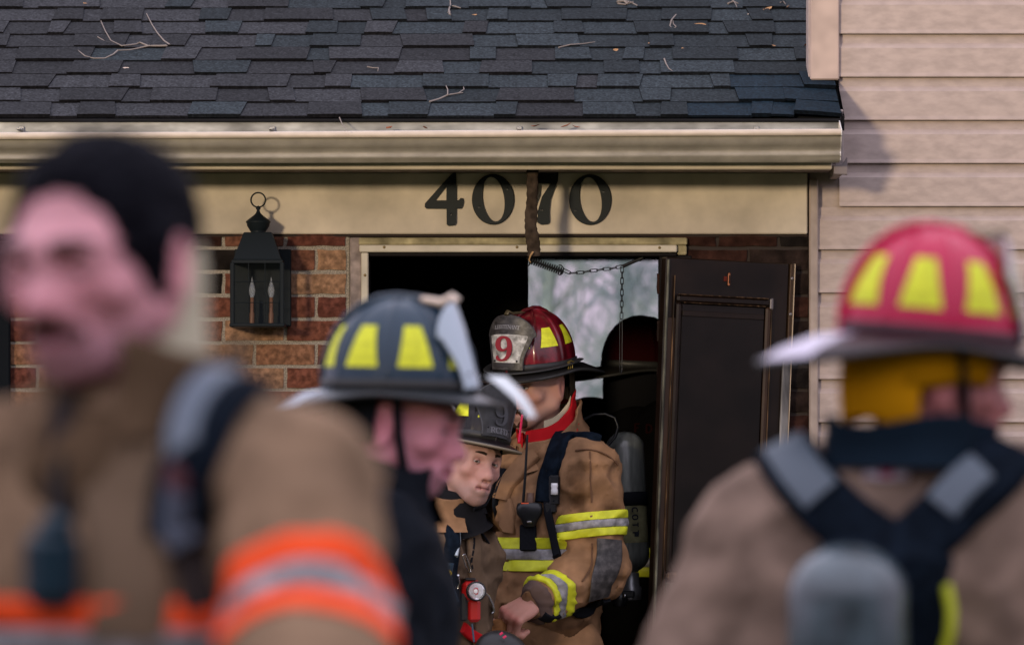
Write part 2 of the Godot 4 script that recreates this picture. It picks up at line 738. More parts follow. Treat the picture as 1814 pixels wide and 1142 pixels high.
func build_house():
	var h := thing("house", "brick and tan siding house with dark shingle porch roof, cream gutter and open scorched door", "house", Vector3(0, 0, 0))
	var cream := mat("cream_paint", Color(0.66, 0.575, 0.455), 0.6, {"tex": noise_tex("cream_dirt", 256, 0.012, 5, 0.84, 1.03, FastNoiseLite.TYPE_SIMPLEX_SMOOTH, 33), "scale": Vector3(1.4, 1.4, 1.4), "bump": imgs["fine"], "depth": 0.012})
	var trim := mat("trim_paint", Color(0.66, 0.60, 0.48), 0.5, {"tex": imgs["soft"], "scale": Vector3.ONE * 2.0})
	var dull_paint := mat("casing_paint", Color(0.42, 0.34, 0.31), 0.6, {"tex": imgs["blotch"], "scale": Vector3.ONE * 3.0})  # duller paint shared by soffit and door casing
	var tan := mat("tan_vinyl", Color(0.455, 0.365, 0.328), 0.55, {"tex": noise_tex("siding_dirt", 256, 0.05, 5, 0.88, 1.04, FastNoiseLite.TYPE_SIMPLEX_SMOOTH, 41), "scale": Vector3(1.0, 2.2, 1.0), "bump": imgs["grain"], "depth": 0.03})
	# -- roof with its shingles
	var rs := Sh.new()
	var xl := -2.3
	var xr := wx(1487.0) - 0.015
	var q := [roof_point(xl, 0.0), roof_point(xr, 0.0), roof_point(xr, 3.2), roof_point(xl, 3.2)]
	var dn := Vector3(0, -0.005, 0)
	rs.quad(q[0], q[1], q[2], q[3])
	rs.quad(q[0] + dn, q[3] + dn, q[2] + dn, q[1] + dn)
	rs.quad(q[0], q[0] + dn, q[1] + dn, q[1])
	rs.quad(q[1], q[1] + dn, q[2] + dn, q[2])
	rs.quad(q[2], q[2] + dn, q[3] + dn, q[3])
	rs.quad(q[3], q[3] + dn, q[0] + dn, q[0])
	var roof := part(h, "roof", rs.done(), mat("roof_felt", Color(0.02, 0.02, 0.022), 0.9))
	var tones := []
	for i in 10:
		var k: float = [0.033, 0.042, 0.051, 0.037, 0.056, 0.034, 0.043, 0.052, 0.038, 0.058][i]
		var c := Color(k * 0.90, k * 0.94, k * 1.06) if i < 5 else Color(k * 0.72, k * 0.93, k * 1.08)
		tones.append(mat("shingle_%d" % i, c * 1.62, 0.92, {"vc": true, "spec": 0.2, "tex": imgs["grit"], "scale": Vector3.ONE * 2.3, "bump": imgs["grit"], "depth": 0.09, "offset": Vector3(i * 0.13, 0, 0)}))
	var bluish := mat("shingle_bluish", Color(0.018, 0.040, 0.062), 0.8, {"vc": true, "tex": imgs["grit"], "scale": Vector3.ONE * 2.3, "bump": imgs["grit"], "depth": 0.06})  # darker blue tone for the curled shingles at the lower right
	var expo := 0.143
	for r in 11:
		var x := xl + rng.randf() * 0.15
		var lastt := -1
		var skew := 0.0
		var thick := rng.randf() < 0.5
		while x < xr - 0.03:
			var w := rng.randf_range(0.10, 0.22) if rng.randf() < 0.75 else rng.randf_range(0.05, 0.09)
			var next = [-0.015, -0.008, 0.0, 0.0, 0.008, 0.014][rng.randi() % 6]
			if x + w > xr - 0.06:
				w = xr - x
				next = 0.0
			var ti := rng.randi() % 5
			if ti == lastt:
				ti = (ti + 2) % 5
			lastt = ti
			if rng.randf() < clampf((x + 1.3) / 1.6, 0.0, 1.0):
				ti += 5
			var m: Material = tones[ti]
			var curl := 0.0
			if x + w > xr - 0.30 and r < 4:
				curl = 0.006 * (4 - r) * clampf((x + w - xr + 0.30) / 0.3, 0.0, 1.0)
				if r < 3 and x + w > xr - 0.25:
					m = bluish
			var th := 0.0105 if thick else 0.0065
			thick = not thick
			var p := roof_point(x + w * 0.5, expo * r + (0.0 if thick else 0.003), 0.0062 + curl * 0.3)
			var b := Basis.from_euler(Vector3(SLOPE - 0.034 - curl * 1.2, 0, rng.randf_range(-0.002, 0.002) - (curl * 3.0 if x > xr - 0.2 else 0.0)))
			if x + w > -1.62:
				copy_at(roof, "shingle", shingle_form(w + 0.001, skew, next, th), m, Transform3D(b, p))
			skew = next
			x += w
	# dark underlay edge at the eave, and the rake end
	part(h, "eave_edge", slab(xl, xr, EAVE_Y - 0.003, EAVE_Y + 0.004, EAVE_Z - 0.004, EAVE_Z + 0.004, 0.001), mat("black_edge", Color(0.012, 0.012, 0.014), 0.6))
	var rk := Sh.new()
	rk.quad(roof_point(xr + 0.004, 0.0, 0.012), roof_point(xr + 0.004, 0.6, 0.012), roof_point(xr + 0.004, 0.6, -0.03), roof_point(xr + 0.004, 0.0, -0.03))
	rk.quad(roof_point(xr + 0.010, 0.0, 0.012), roof_point(xr + 0.010, 0.0, -0.03), roof_point(xr + 0.010, 0.6, -0.03), roof_point(xr + 0.010, 0.6, 0.012))
	rk.quad(roof_point(xr + 0.004, 0.0, 0.012), roof_point(xr + 0.004, 0.0, -0.03), roof_point(xr + 0.010, 0.0, -0.03), roof_point(xr + 0.010, 0.0, 0.012))
	part(h, "rake_edge", rk.done(), mats["black_edge"])
	# -- gutter: ogee trough of painted sheet metal
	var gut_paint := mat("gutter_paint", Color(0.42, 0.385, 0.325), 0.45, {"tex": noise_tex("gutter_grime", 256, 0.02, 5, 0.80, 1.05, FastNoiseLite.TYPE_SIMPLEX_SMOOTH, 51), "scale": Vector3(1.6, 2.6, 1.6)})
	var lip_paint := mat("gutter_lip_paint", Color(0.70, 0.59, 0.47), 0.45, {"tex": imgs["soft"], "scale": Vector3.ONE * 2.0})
	var gp := []
	for a in [[0.343, 216.0], [0.343, 288.0], [0.398, 288.0], [0.402, 282.0], [0.411, 280.5], [0.413, 276.0], [0.409, 272.5], [0.413, 268.0], [0.428, 262.0], [0.443, 255.0], [0.449, 248.0], [0.452, 244.5], [0.462, 244.0], [0.464, 239.0], [0.463, 234.0], [0.455, 232.5], [0.452, 237.0]]:
		gp.append(Vector2(a[0], at(0, a[1], a[0]).y))
	var gx0 := -2.3
	var gx1 := at(1490, 0, 0.45).x
	var lift := func(x: float) -> float: return (x + 1.45) * 0.0045 - 0.004
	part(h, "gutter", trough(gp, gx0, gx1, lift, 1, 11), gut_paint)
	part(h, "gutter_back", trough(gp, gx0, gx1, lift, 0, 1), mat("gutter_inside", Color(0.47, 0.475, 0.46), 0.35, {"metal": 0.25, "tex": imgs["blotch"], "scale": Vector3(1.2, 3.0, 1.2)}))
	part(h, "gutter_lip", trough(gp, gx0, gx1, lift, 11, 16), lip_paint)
	var cap := Sh.new()
	var poly := PackedVector2Array()
	for g in gp:
		poly.append(Vector2(-g.x, g.y))
	poly.remove_at(poly.size() - 1)
	cap.prism(poly, 0.003, Transform3D(Basis(Vector3(0, 0, -1), Vector3.UP, Vector3(1, 0, 0)), Vector3(gx1, lift.call(gx1), 0)), 0.0)
	part(h, "gutter_end_cap", cap.done(), mat("cap_paint", Color(0.66, 0.63, 0.60), 0.5))
	var steel := mat("old_steel", Color(0.33, 0.32, 0.30), 0.45, {"metal": 0.8})
	for hx in [37.0, 482.0, 920.0, 1340.0]:
		var hs := Sh.new()
		var p := at(hx, 229, 0.35)
		hs.box(p, Vector3(0.016, 0.018, 0.006), 0.002)
		hs.lathe([[0.0, 0.006], [0.004, 0.006], [0.005, 0.003], [0.005, 0.0]], 8, Transform3D(Basis(Vector3.RIGHT, Vector3.BACK, Vector3.DOWN), p + Vector3(0, 0, 0.003)))
		hs.box(p + Vector3(0, -0.004, 0.055), Vector3(0.012, 0.004, 0.1), 0.001)
		part(h, "gutter_hanger", hs.done(), steel)
	# -- fascia, soffit, frieze
	part(h, "fascia", slab(gx0, wx(1469) - 0.01, at(0, 300, 0.338).y, at(0, 214, 0.33).y, 0.315, 0.338), cream)
	part(h, "soffit", slab(gx0, wx(1469), at(0, 300, 0.33).y + 0.006, at(0, 300, 0.33).y + 0.016, 0.0, 0.316), dull_paint)
	part(h, "frieze_board", slab(gx0, wx(1430), wy(415), at(0, 300, 0.33).y + 0.006, 0.0, 0.03), cream)
	part(h, "frieze_shade_strip", slab(gx0, wx(1432), wy(419.5), wy(415) - 0.001, 0.0, 0.018), mat("shadow_gap", Color(0.06, 0.045, 0.04), 0.8))  # dark strip that stands for the shade line below the frieze
	# return box at the right end of the eave
	part(h, "eave_return", slab(wx(1469), wx(1484), wy(318), wy(205), 0.0, 0.30), mat("return_paint", Color(0.34, 0.29, 0.28), 0.6))
	var fl := Sh.new()
	fl.prism(PackedVector2Array([Vector2(wx(1466), wy(318)), Vector2(wx(1490), wy(319)), Vector2(wx(1490), wy(288)), Vector2(wx(1481), wy(300)), Vector2(wx(1466), wy(303))]), 0.025, Transform3D(Basis.IDENTITY, Vector3(0, 0, 0.30)), 0.002)
	part(h, "flashing", fl.done(), mat("flashing_metal", Color(0.19, 0.16, 0.16), 0.5))
	# -- siding wall: dutch lap boards
	var sw := part(h, "siding_wall", slab(wx(1433), 4.0, 0.0, 4.2, -0.14, -0.004), tan)
	var bottoms := []
	for i in range(-8, 24):
		bottoms.append(60.5 + 76.4 * i)
	for b in bottoms:
		var x0 := wx(1449) if b > 380.0 else wx(1487)
		var y0 := wy(b)
		if y0 < 0.05:
			continue
		var y1 := wy(b - 76.4)
		var prof := [[0.004, y1 - 0.001], [0.005, y1 - 0.006], [0.006, y1 - 0.026], [0.0165, y1 - 0.040], [0.0175, y0 + 0.012], [0.019, y0 + 0.003], [0.0185, y0 + 0.0005], [0.014, y0], [0.0, y0 + 0.001]]
		var rows := []
		for p in prof:
			rows.append(PackedVector3Array([Vector3(x0, p[1], p[0]), Vector3(2.4, p[1], p[0])]))
		var bs := Sh.new()
		bs.grid(rows, false, -1)
		part(sw, "siding_board", bs.done(), tan)
	part(sw, "corner_board", slab(wx(1435), wx(1486), wy(143), 4.2, 0.0, 0.038, 0.004), mat("corner_paint", Color(0.55, 0.42, 0.36), 0.55, {"tex": imgs["soft"], "scale": Vector3.ONE * 2.0}))
	part(sw, "edge_channel", slab(wx(1433), wx(1449), 0.0, wy(318), 0.0, 0.034, 0.004), mat("channel_paint", Color(0.45, 0.36, 0.31), 0.5, {"tex": imgs["soft"], "scale": Vector3.ONE * 3.0}))
	# -- brick wall either side of the door
	var mortar := mat("mortar", Color(0.50, 0.44, 0.36), 0.95, {"tex": imgs["fine"], "scale": Vector3.ONE * 6.0})
	var sooty := mat("sooty_mortar", Color(0.045, 0.036, 0.032), 0.95)
	var bw := part(h, "brick_wall", slab(-2.2, wx(620), 0.0, wy(417), -0.1, 0.008), mortar)
	var bw2 := part(h, "brick_wall", slab(wx(1205), wx(1433), 0.0, wy(417), -0.1, 0.006), sooty)
	var bricks := []
	for c in [[0.21, 0.078, 0.05], [0.31, 0.155, 0.09], [0.16, 0.056, 0.04], [0.40, 0.23, 0.135], [0.22, 0.095, 0.06]]:
		bricks.append(mat("brick_%d" % bricks.size(), Color(c[0], c[1], c[2]), 0.9, {"tex": noise_tex("brick_face", 256, 0.03, 5, 0.55, 1.1, FastNoiseLite.TYPE_SIMPLEX_SMOOTH, 61), "scale": Vector3(5, 5, 5), "bump": imgs["fine"], "depth": 0.06}))
	var burnt := []
	for c in [[0.035, 0.022, 0.018], [0.06, 0.025, 0.018], [0.022, 0.017, 0.015]]:
		burnt.append(mat("burnt_brick_%d" % burnt.size(), Color(c[0], c[1], c[2]), 0.8, {"tex": imgs["blotch"], "scale": Vector3.ONE * 4.0, "bump": imgs["fine"], "depth": 0.1}))
	var full := []
	var half := []
	for i in 3:
		full.append(brick_form(0.167, 0.056))
		half.append(brick_form(0.0795, 0.056))
	var course := 0.0675
	for r in 29:
		var yb := wy(437.0) - course * r
		if yb < 0.03:
			break
		# left panel, ends at the door casing
		var x := wx(613.0)
		if r % 2 == 1:
			copy_at(bw, "brick", half[r % 3], bricks[rng.randi() % 5], Transform3D(Basis.IDENTITY, Vector3(x - 0.041, yb + 0.03, 0)))
			x -= 0.0885
		while x > -1.62:
			var bm: Material = bricks[rng.randi() % 5]
			if x < wx(500) and r < 3:
				bm = burnt[rng.randi() % 3]
			copy_at(bw, "brick", full[rng.randi() % 3], bm, Transform3D(Basis.from_euler(Vector3(0, rng.randf_range(-0.01, 0.01), rng.randf_range(-0.004, 0.004))), Vector3(x - 0.0845, yb + 0.03 + rng.randf_range(-0.001, 0.001), rng.randf_range(-0.001, 0.002))))
			x -= 0.177
		x = wx(1432.0)
		var first := true
		while x > wx(1225.0):
			var hf := first and r % 2 == 0
			var w := 0.0795 if hf else 0.167
			var red_courses := r == 1 or r == 0  # top courses take the redder scorched brick
			copy_at(bw2, "brick", (half if hf else full)[rng.randi() % 3], burnt[1 if red_courses and x < wx(1400) else rng.randi() % 3], Transform3D(Basis.IDENTITY, Vector3(x - w * 0.5, yb + 0.03, rng.randf_range(-0.001, 0.002))))
			x -= w + 0.009
			first = false
	# dark shutter at the far left
	var sh := Sh.new()
	sh.box(Vector3(wx(-190), 1.45, 0.03), Vector3(wx(18) - wx(-400), 1.3, 0.03), 0.004)
	for i in 18:
		sh.box(Vector3(wx(-190), 0.86 + i * 0.07, 0.046), Vector3(wx(-10) - wx(-370), 0.05, 0.012), 0.003, Basis.from_euler(Vector3(0.4, 0, 0)))
	part(h, "shutter", sh.done(), mat("shutter_paint", Color(0.008, 0.010, 0.013), 0.6, {"spec": 0.1}))
	build_door(h, trim, dull_paint)
	build_rooms(h)

func shingle_form(w: float, sl: float, sr: float, th: float) -> ArrayMesh:
	# local: x along the course, y out of the roof, z down-slope; lower edge at z = 0; cut edges near-black for asphalt and the course shadow line
	var s := Sh.new()
	var L := 0.165
	var b0 := Vector3(-w * 0.5 + sl * 0.5, 0, 0)
	var b1 := Vector3(w * 0.5 + sr * 0.5, 0, 0)
	var t1 := Vector3(w * 0.5 - sr * 0.5, 0, -L)
	var t0 := Vector3(-w * 0.5 - sl * 0.5, 0, -L)
	var up := Vector3(0, th, 0)
	var m0 := b0.lerp(b1, 0.5) + Vector3(0, rng.randf_range(-0.0008, 0.0012), rng.randf_range(-0.0015, 0.0015))
	var mt := t0.lerp(t1, 0.5)
	var inset := Vector3(0, 0, -0.002)
	s.quad(b0 + up + inset, m0 + up + inset, mt + up, t0 + up)
	s.quad(m0 + up + inset, b1 + up + inset, t1 + up, mt + up)
	s.col = Color(0.22, 0.20, 0.20)
	s.quad(b0, m0, m0 + up + inset, b0 + up + inset)
	s.quad(m0, b1, b1 + up + inset, m0 + up + inset)
	s.quad(b0, b0 + up + inset, t0 + up, t0)
	s.quad(b1, t1, t1 + up, b1 + up + inset)
	s.quad(b0, t0, t1, b1)
	return s.done()

func brick_form(w: float, hh: float) -> ArrayMesh:
	# front face proud and a little uneven, edges worn
	var s := Sh.new()
	var n := 5
	var rows := []
	for j in 4:
		var row := PackedVector3Array()
		for i in n + 1:
			var u := float(i) / n
			var v := float(j) / 3.0
			var e := 1.0 if i == 0 or i == n or j == 0 or j == 3 else 0.0
			row.append(Vector3((u - 0.5) * w + (rng.randf_range(-0.002, 0.002)), (v - 0.5) * hh + rng.randf_range(-0.0015, 0.0015), 0.016 - e * 0.004 + rng.randf_range(-0.0012, 0.0012)))
		rows.append(row)
	s.grid(rows, false, -1)
	var bk := Vector3(0, 0, -0.03)
	for i in n:
		s.quad(rows[0][i], rows[0][i + 1], rows[0][i + 1] + bk, rows[0][i] + bk)
		s.quad(rows[3][i + 1], rows[3][i], rows[3][i] + bk, rows[3][i + 1] + bk)
	for j in 3:
		s.quad(rows[j + 1][0], rows[j][0], rows[j][0] + bk, rows[j + 1][0] + bk)
		s.quad(rows[j][n], rows[j + 1][n], rows[j + 1][n] + bk, rows[j][n] + bk)
	return s.done()

func trough(gp: Array, x0: float, x1: float, lift: Callable, from: int, to: int) -> ArrayMesh:
	var s := Sh.new()
	var rows := []
	for i in range(from, to + 1):
		var row := PackedVector3Array()
		for k in 25:
			var x := lerpf(x0, x1, k / 24.0)
			var fac := clampf((i - 1.0) / 3.0, 0.0, 1.0)
			row.append(Vector3(x, gp[i].y + lift.call(x) * fac + sin(x * 5.0 + i) * 0.0006, gp[i].x + sin(x * 3.1) * 0.001))
		rows.append(row)
	s.grid(rows, false, 0)
	# the sheet has a thickness
	var back := []
	for r in rows:
		var b := PackedVector3Array()
		for p in r:
			b.append(p + Vector3(0, 0.0008, -0.0012))
		back.append(b)
	back.reverse()
	s.grid(back, false, 1)
	return s.done()

func build_door(h: Node3D, trim: Material, casing: Material):
	var fr := Node3D.new()
	fr.name = "door_frame"
	h.add_child(fr)
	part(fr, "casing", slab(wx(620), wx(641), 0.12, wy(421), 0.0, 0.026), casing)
	part(fr, "reveal", slab(wx(613), wx(619.4), 0.12, wy(420), -0.06, 0.006), mat("reveal", Color(0.03, 0.02, 0.018), 0.9))
	part(fr, "head_trim", slab(wx(636), wx(1217), wy(434.5), wy(421.5), 0.0, 0.034), mat("old_cream", Color(0.50, 0.43, 0.24), 0.6, {"tex": imgs["blotch"], "scale": Vector3.ONE * 2.5}))
	part(fr, "head_flange", slab(wx(637), wx(1199), wy(447.5), wy(434.8), 0.0, 0.044), trim)
	part(fr, "head_end_block", slab(wx(1200), wx(1216), wy(452), wy(435), 0.0, 0.03), mats["old_cream"])
	part(fr, "head_jamb", slab(wx(640), wx(1199), wy(454.5), wy(447.8), -0.10, 0.03), mat("black_jamb", Color(0.012, 0.010, 0.010), 0.6))
	part(fr, "side_flange", slab(wx(640), wx(653), 0.12, wy(448), 0.0, 0.040), trim)
	part(fr, "side_jamb", slab(wx(642), wx(655), 0.12, wy(455), -0.12, -0.001), mats["black_jamb"])
	part(fr, "side_jamb", slab(wx(1168), wx(1225), 0.12, wy(452.5), -0.12, 0.02), mats["black_jamb"])
	part(fr, "threshold", slab(wx(640), wx(1199), 0.121, 0.14, -0.12, 0.05), mats["black_jamb"])
	for p in [[681.0, 438.5], [916.0, 438.5], [1168.0, 439.5], [647.0, 488.0], [647.0, 700.0]]:
		var sc := Sh.new()
		sc.lathe([[0.0, 0.0025], [0.003, 0.002], [0.0042, 0.0]], 10, Transform3D(Basis(Vector3.RIGHT, Vector3.BACK, Vector3.DOWN), Vector3(wx(p[0]), wy(p[1]), 0.0445 if p[1] < 450 else 0.0405)))
		part(fr, "screw", sc.done(), mat("screw", Color(0.25, 0.18, 0.08), 0.5, {"metal": 0.5}))
	# the storm door, swung wide open, its lock edge back against the wall
	var d := Node3D.new()
	d.name = "storm_door"
	h.add_child(d)
	var scorch := mat("scorched_door", Color(0.018, 0.010, 0.007), 0.34, {"spec": 0.4, "tex": imgs["blotch"], "scale": Vector3.ONE * 1.5, "rtex": imgs["soft"], "bump": imgs["grain"], "depth": 0.02})
	var worn := mat("worn_bronze", Color(0.30, 0.17, 0.085), 0.4, {"metal": 0.55, "tex": noise_tex("wear", 256, 0.03, 5, -0.25, 1.2, FastNoiseLite.TYPE_SIMPLEX_SMOOTH, 77), "scale": Vector3(6, 0.7, 6)})
	var grey := mat("worn_grey", Color(0.17, 0.165, 0.12), 0.5, {"metal": 0.3, "tex": imgs["soot"], "scale": Vector3(8, 1.3, 8)})
	var brown := mat("brown_stile", Color(0.055, 0.026, 0.012), 0.35, {"tex": imgs["blotch"], "scale": Vector3(5, 0.8, 5)})
	var A := at(1181, 455, 0.20)
	var B := at(1399, 467, 0.055)
	var ux := (B - A).normalized()
	var uy := Vector3(-ux.y, ux.x, 0).normalized()
	uy = (uy - ux * uy.dot(ux)).normalized()
	var uz := ux.cross(uy)
	var W := A.distance_to(B)
	var H := A.y - 0.17
	var bs := Basis(ux, uy, uz)
	var q := func(u0: float, u1: float, v0: float, v1: float, z0: float, z1: float, bev: float) -> ArrayMesh:
		var s := Sh.new()
		s.box(A + bs * Vector3((u0 + u1) / 2, -(v0 + v1) / 2, (z0 + z1) / 2), Vector3(absf(u1 - u0), absf(v1 - v0), absf(z1 - z0)), bev, bs)
		return s.done()
	var px := W / 218.0
	part(d, "door_leaf", q.call(0.0, W, 0.0, H, -0.035, 0.0, 0.003), scorch)
	part(d, "edge_strip", q.call(0.001, 0.008, 0.006, H, 0.0005, 0.010, 0.002), grey)
	part(d, "stile_strip", q.call(0.009, 20 * px, 0.17, H, 0.0008, 0.004, 0.001), brown)
	part(d, "gold_bead", q.call(14 * px, 15.6 * px, 0.05, H, 0.002, 0.0085, 0.002), worn)
	# raised panel surround
	var pl := 19 * px
	var pr := 187 * px
	var pt := 59 * px
	var pb := 505 * px
	part(d, "panel_rail", q.call(pl, pr, pt, pt + 0.022, 0.0, 0.016, 0.006), scorch)
	part(d, "panel_bead", q.call(pl + 0.003, pr - 0.012, pt - 0.002, pt + 0.001, 0.008, 0.0175, 0.001), worn)
	part(d, "panel_bead", q.call(pl + 0.02, pr - 0.02, pt + 0.021, pt + 0.0235, 0.010, 0.0168, 0.001), worn)
	part(d, "panel_stile", q.call(pl, pl + 0.016, pt + 0.023, pb, 0.0, 0.014, 0.005), scorch)
	part(d, "panel_stile", q.call(pr - 0.018, pr, pt + 0.023, pb, 0.0, 0.014, 0.005), brown)
	part(d, "panel_bead", q.call(pr - 0.003, pr, pt + 0.03, pb, 0.0125, 0.0165, 0.001), worn)
	part(d, "panel_bead", q.call(pr - 0.020, pr - 0.0185, pt + 0.45, pb, 0.008, 0.0135, 0.0007), worn)
	part(d, "panel_field", q.call(pl + 0.017, pr - 0.019, pt + 0.024, pb, 0.0, 0.006, 0.003), mat("door_field", Color(0.011, 0.007, 0.006), 0.28, {"spec": 0.42, "tex": imgs["blotch"], "scale": Vector3.ONE * 1.2}))
	part(d, "panel_slat", q.call(pl + 0.02, pr - 0.022, pt + 0.045, pt + 0.06, 0.0065, 0.010, 0.001), scorch)
	part(d, "panel_rail", q.call(pl, pr, pb + 0.001, pb + 0.022, 0.0, 0.016, 0.006), worn)
	part(d, "lower_panel", q.call(pl, pr, pb + 0.03, H - 0.08, 0.0, 0.008, 0.004), grey)
	part(d, "corner_block", q.call(pr - 0.010, pr + 0.001, pt - 0.002, pt + 0.03, 0.016, 0.022, 0.003), mat("grey_metal", Color(0.20, 0.18, 0.18), 0.35, {"metal": 0.7}))
	part(d, "latch_slot", q.call(109 * px, 113 * px, 20 * px, 41 * px, 0.0, 0.006, 0.002), mat("copper_plate", Color(0.30, 0.11, 0.05), 0.4, {"metal": 0.4}))
	part(d, "latch_hole", q.call(110 * px, 112 * px, 24 * px, 37 * px, 0.004, 0.0068, 0.0005), mats["black_jamb"])
	part(d, "smudge_plate", q.call(102 * px, 108 * px, 26 * px, 34 * px, 0.0005, 0.0025, 0.001), mat("red_smudge", Color(0.10, 0.018, 0.012), 0.6))
	# lock-side edge channel with screws; the pale bare part below
	part(d, "edge_channel", q.call(W + 0.001, W + 0.012, 0.0, 155 * px, -0.03, 0.008, 0.002), mat("channel_bronze", Color(0.06, 0.035, 0.02), 0.35, {"metal": 0.5}))
	part(d, "edge_bead", q.call(W + 0.0125, W + 0.0145, 0.0, H, -0.02, 0.012, 0.001), mat("bare_bead", Color(0.50, 0.40, 0.30), 0.4, {"metal": 0.4}))
	part(d, "bare_channel", q.call(W - 0.012, W + 0.012, 156 * px, H, 0.001, 0.010, 0.002), mat("bare_metal", Color(0.46, 0.44, 0.43), 0.4, {"tex": imgs["soot"], "scale": Vector3(5, 0.5, 5)}))
	for v in [24.0, 82.0, 140.0]:
		var s2 := Sh.new()
		s2.lathe([[0.0, 0.004], [0.004, 0.003], [0.0055, 0.0]], 10, Transform3D(bs * Basis(Vector3.RIGHT, Vector3.BACK, Vector3.DOWN), A + bs * Vector3(W + 0.006, -v * px, 0.008)))
		part(d, "rivet", s2.done(), mats["grey_metal"])

func build_rooms(h: Node3D):
	# hall painted near-black to stand for indoor shade: front wall back, partition with its opening, floor, ceiling, back wall with a glazed door
	var shade_black := mat("shade_black_wall", Color(0.010, 0.009, 0.009), 0.9, {"tex": imgs["blotch"], "scale": Vector3.ONE})
	var r := Node3D.new()
	r.name = "hall"
	h.add_child(r)
	part(r, "floor", slab(-3.0, 3.5, 0.0, 0.12, -6.0, -0.13, 0.0), shade_black)
	part(r, "ceiling", slab(-3.0, 3.5, 2.3, 2.4, -6.12, -0.12, 0.0), shade_black)
	part(r, "front_lining", slab(-3.0, wx(640), 0.0, 2.3, -0.16, -0.125, 0.0), shade_black)
	part(r, "front_lining", slab(wx(1170), 3.5, 0.0, 2.3, -0.16, -0.145, 0.0), shade_black)
	part(r, "front_lining", slab(wx(640), wx(1170), wy(452), 2.3, -0.16, -0.125, 0.0), shade_black)
	part(r, "side_wall", slab(-3.1, -3.0, 0.0, 2.3, -6.12, -0.16, 0.0), shade_black)
	part(r, "side_wall", slab(3.5, 3.6, 0.0, 2.3, -6.12, -0.16, 0.0), shade_black)
	part(r, "partition", slab(-3.0, at(936, 0, -0.95).x, 0.12, 2.3, -1.05, -0.95, 0.004), shade_black)
	var x0 := 0.0
	var x1 := 0.95
	part(r, "back_wall", slab(-3.0, x0, 0.12, 2.3, -6.12, -6.0, 0.0), shade_black)
	part(r, "back_wall", slab(x1, 3.5, 0.12, 2.3, -6.12, -6.0, 0.0), shade_black)
	part(r, "back_wall", slab(x0, x1, 2.25, 2.3, -6.12, -6.0, 0.0), shade_black)
	part(r, "patio_door_pane", slab(x0 + 0.002, x1 - 0.002, 0.16, 2.248, -6.065, -6.055, 0.0), mat("clear_glass", Color(0.9, 0.95, 0.95), 0.03, {"alpha": 0.06}))

func build_back_garden():
	# bare winter trees behind the house, seen through the far door
	var bark := mat("pale_bark", Color(0.33, 0.42, 0.42), 0.9)
	var spots := [[0.20, -13.0, "slim bare grey tree behind the house, left one seen through the doorway"], [0.62, -14.5, "bare grey tree behind the house, middle one seen through the doorway"], [1.10, -13.5, "bare grey tree behind the house, right one seen through the doorway"]]
	for sp in spots:
		var base := Vector3(sp[0], 0, sp[1])
		var t := thing("bare_tree", sp[2], "tree", base, "bare trees behind the house")
		var tr := Sh.new()
		tr.tube(PackedVector3Array([base, base + Vector3(0.03, 1.0, 0), base + Vector3(-0.02, 2.2, 0.05), base + Vector3(0.05, 4.2, 0)]), 0.07, 0.02, 8)
		part(t, "trunk", tr.done(), bark)
		var tw := []
		for i in 110:
			var o := base + Vector3(0, rng.randf_range(0.6, 4.0), 0)
			grow(o, Vector3(rng.randf_range(-1, 1), rng.randf_range(0.2, 1.1), rng.randf_range(-1, 1)).normalized(), rng.randf_range(0.35, 0.6), 0.007, 3, tw)
		var cyl := CylinderMesh.new()
		cyl.top_radius = 0.7
		cyl.bottom_radius = 1.0
		cyl.height = 1.0
		cyl.radial_segments = 5
		cyl.rings = 0
		var mm := MultiMesh.new()
		mm.transform_format = MultiMesh.TRANSFORM_3D
		mm.mesh = cyl
		mm.instance_count = tw.size()
		for i in tw.size():
			mm.set_instance_transform(i, tw[i])
		var mi := MultiMeshInstance3D.new()
		mi.name = "twigs"
		mi.multimesh = mm
		mi.material_override = bark
		t.add_child(mi)
		mi.position = -base
		mi.set_meta("kind", "stuff")

func grow(o: Vector3, d: Vector3, L: float, r: float, depth: int, out: Array):
	var e := o + d * L
	var y := d
	var x := y.cross(Vector3.UP if absf(y.y) < 0.9 else Vector3.RIGHT).normalized()
	out.append(Transform3D(Basis(x * r, y * L, x.cross(y) * r), (o + e) * 0.5))
	if depth == 0:
		return
	for i in 3:
		var dd := (d + Vector3(rng.randf_range(-1, 1), rng.randf_range(-0.5, 0.9), rng.randf_range(-1, 1)) * 0.8).normalized()
		grow(o.lerp(e, rng.randf_range(0.4, 1.0)), dd, L * rng.randf_range(0.5, 0.75), r * 0.65, depth - 1, out)

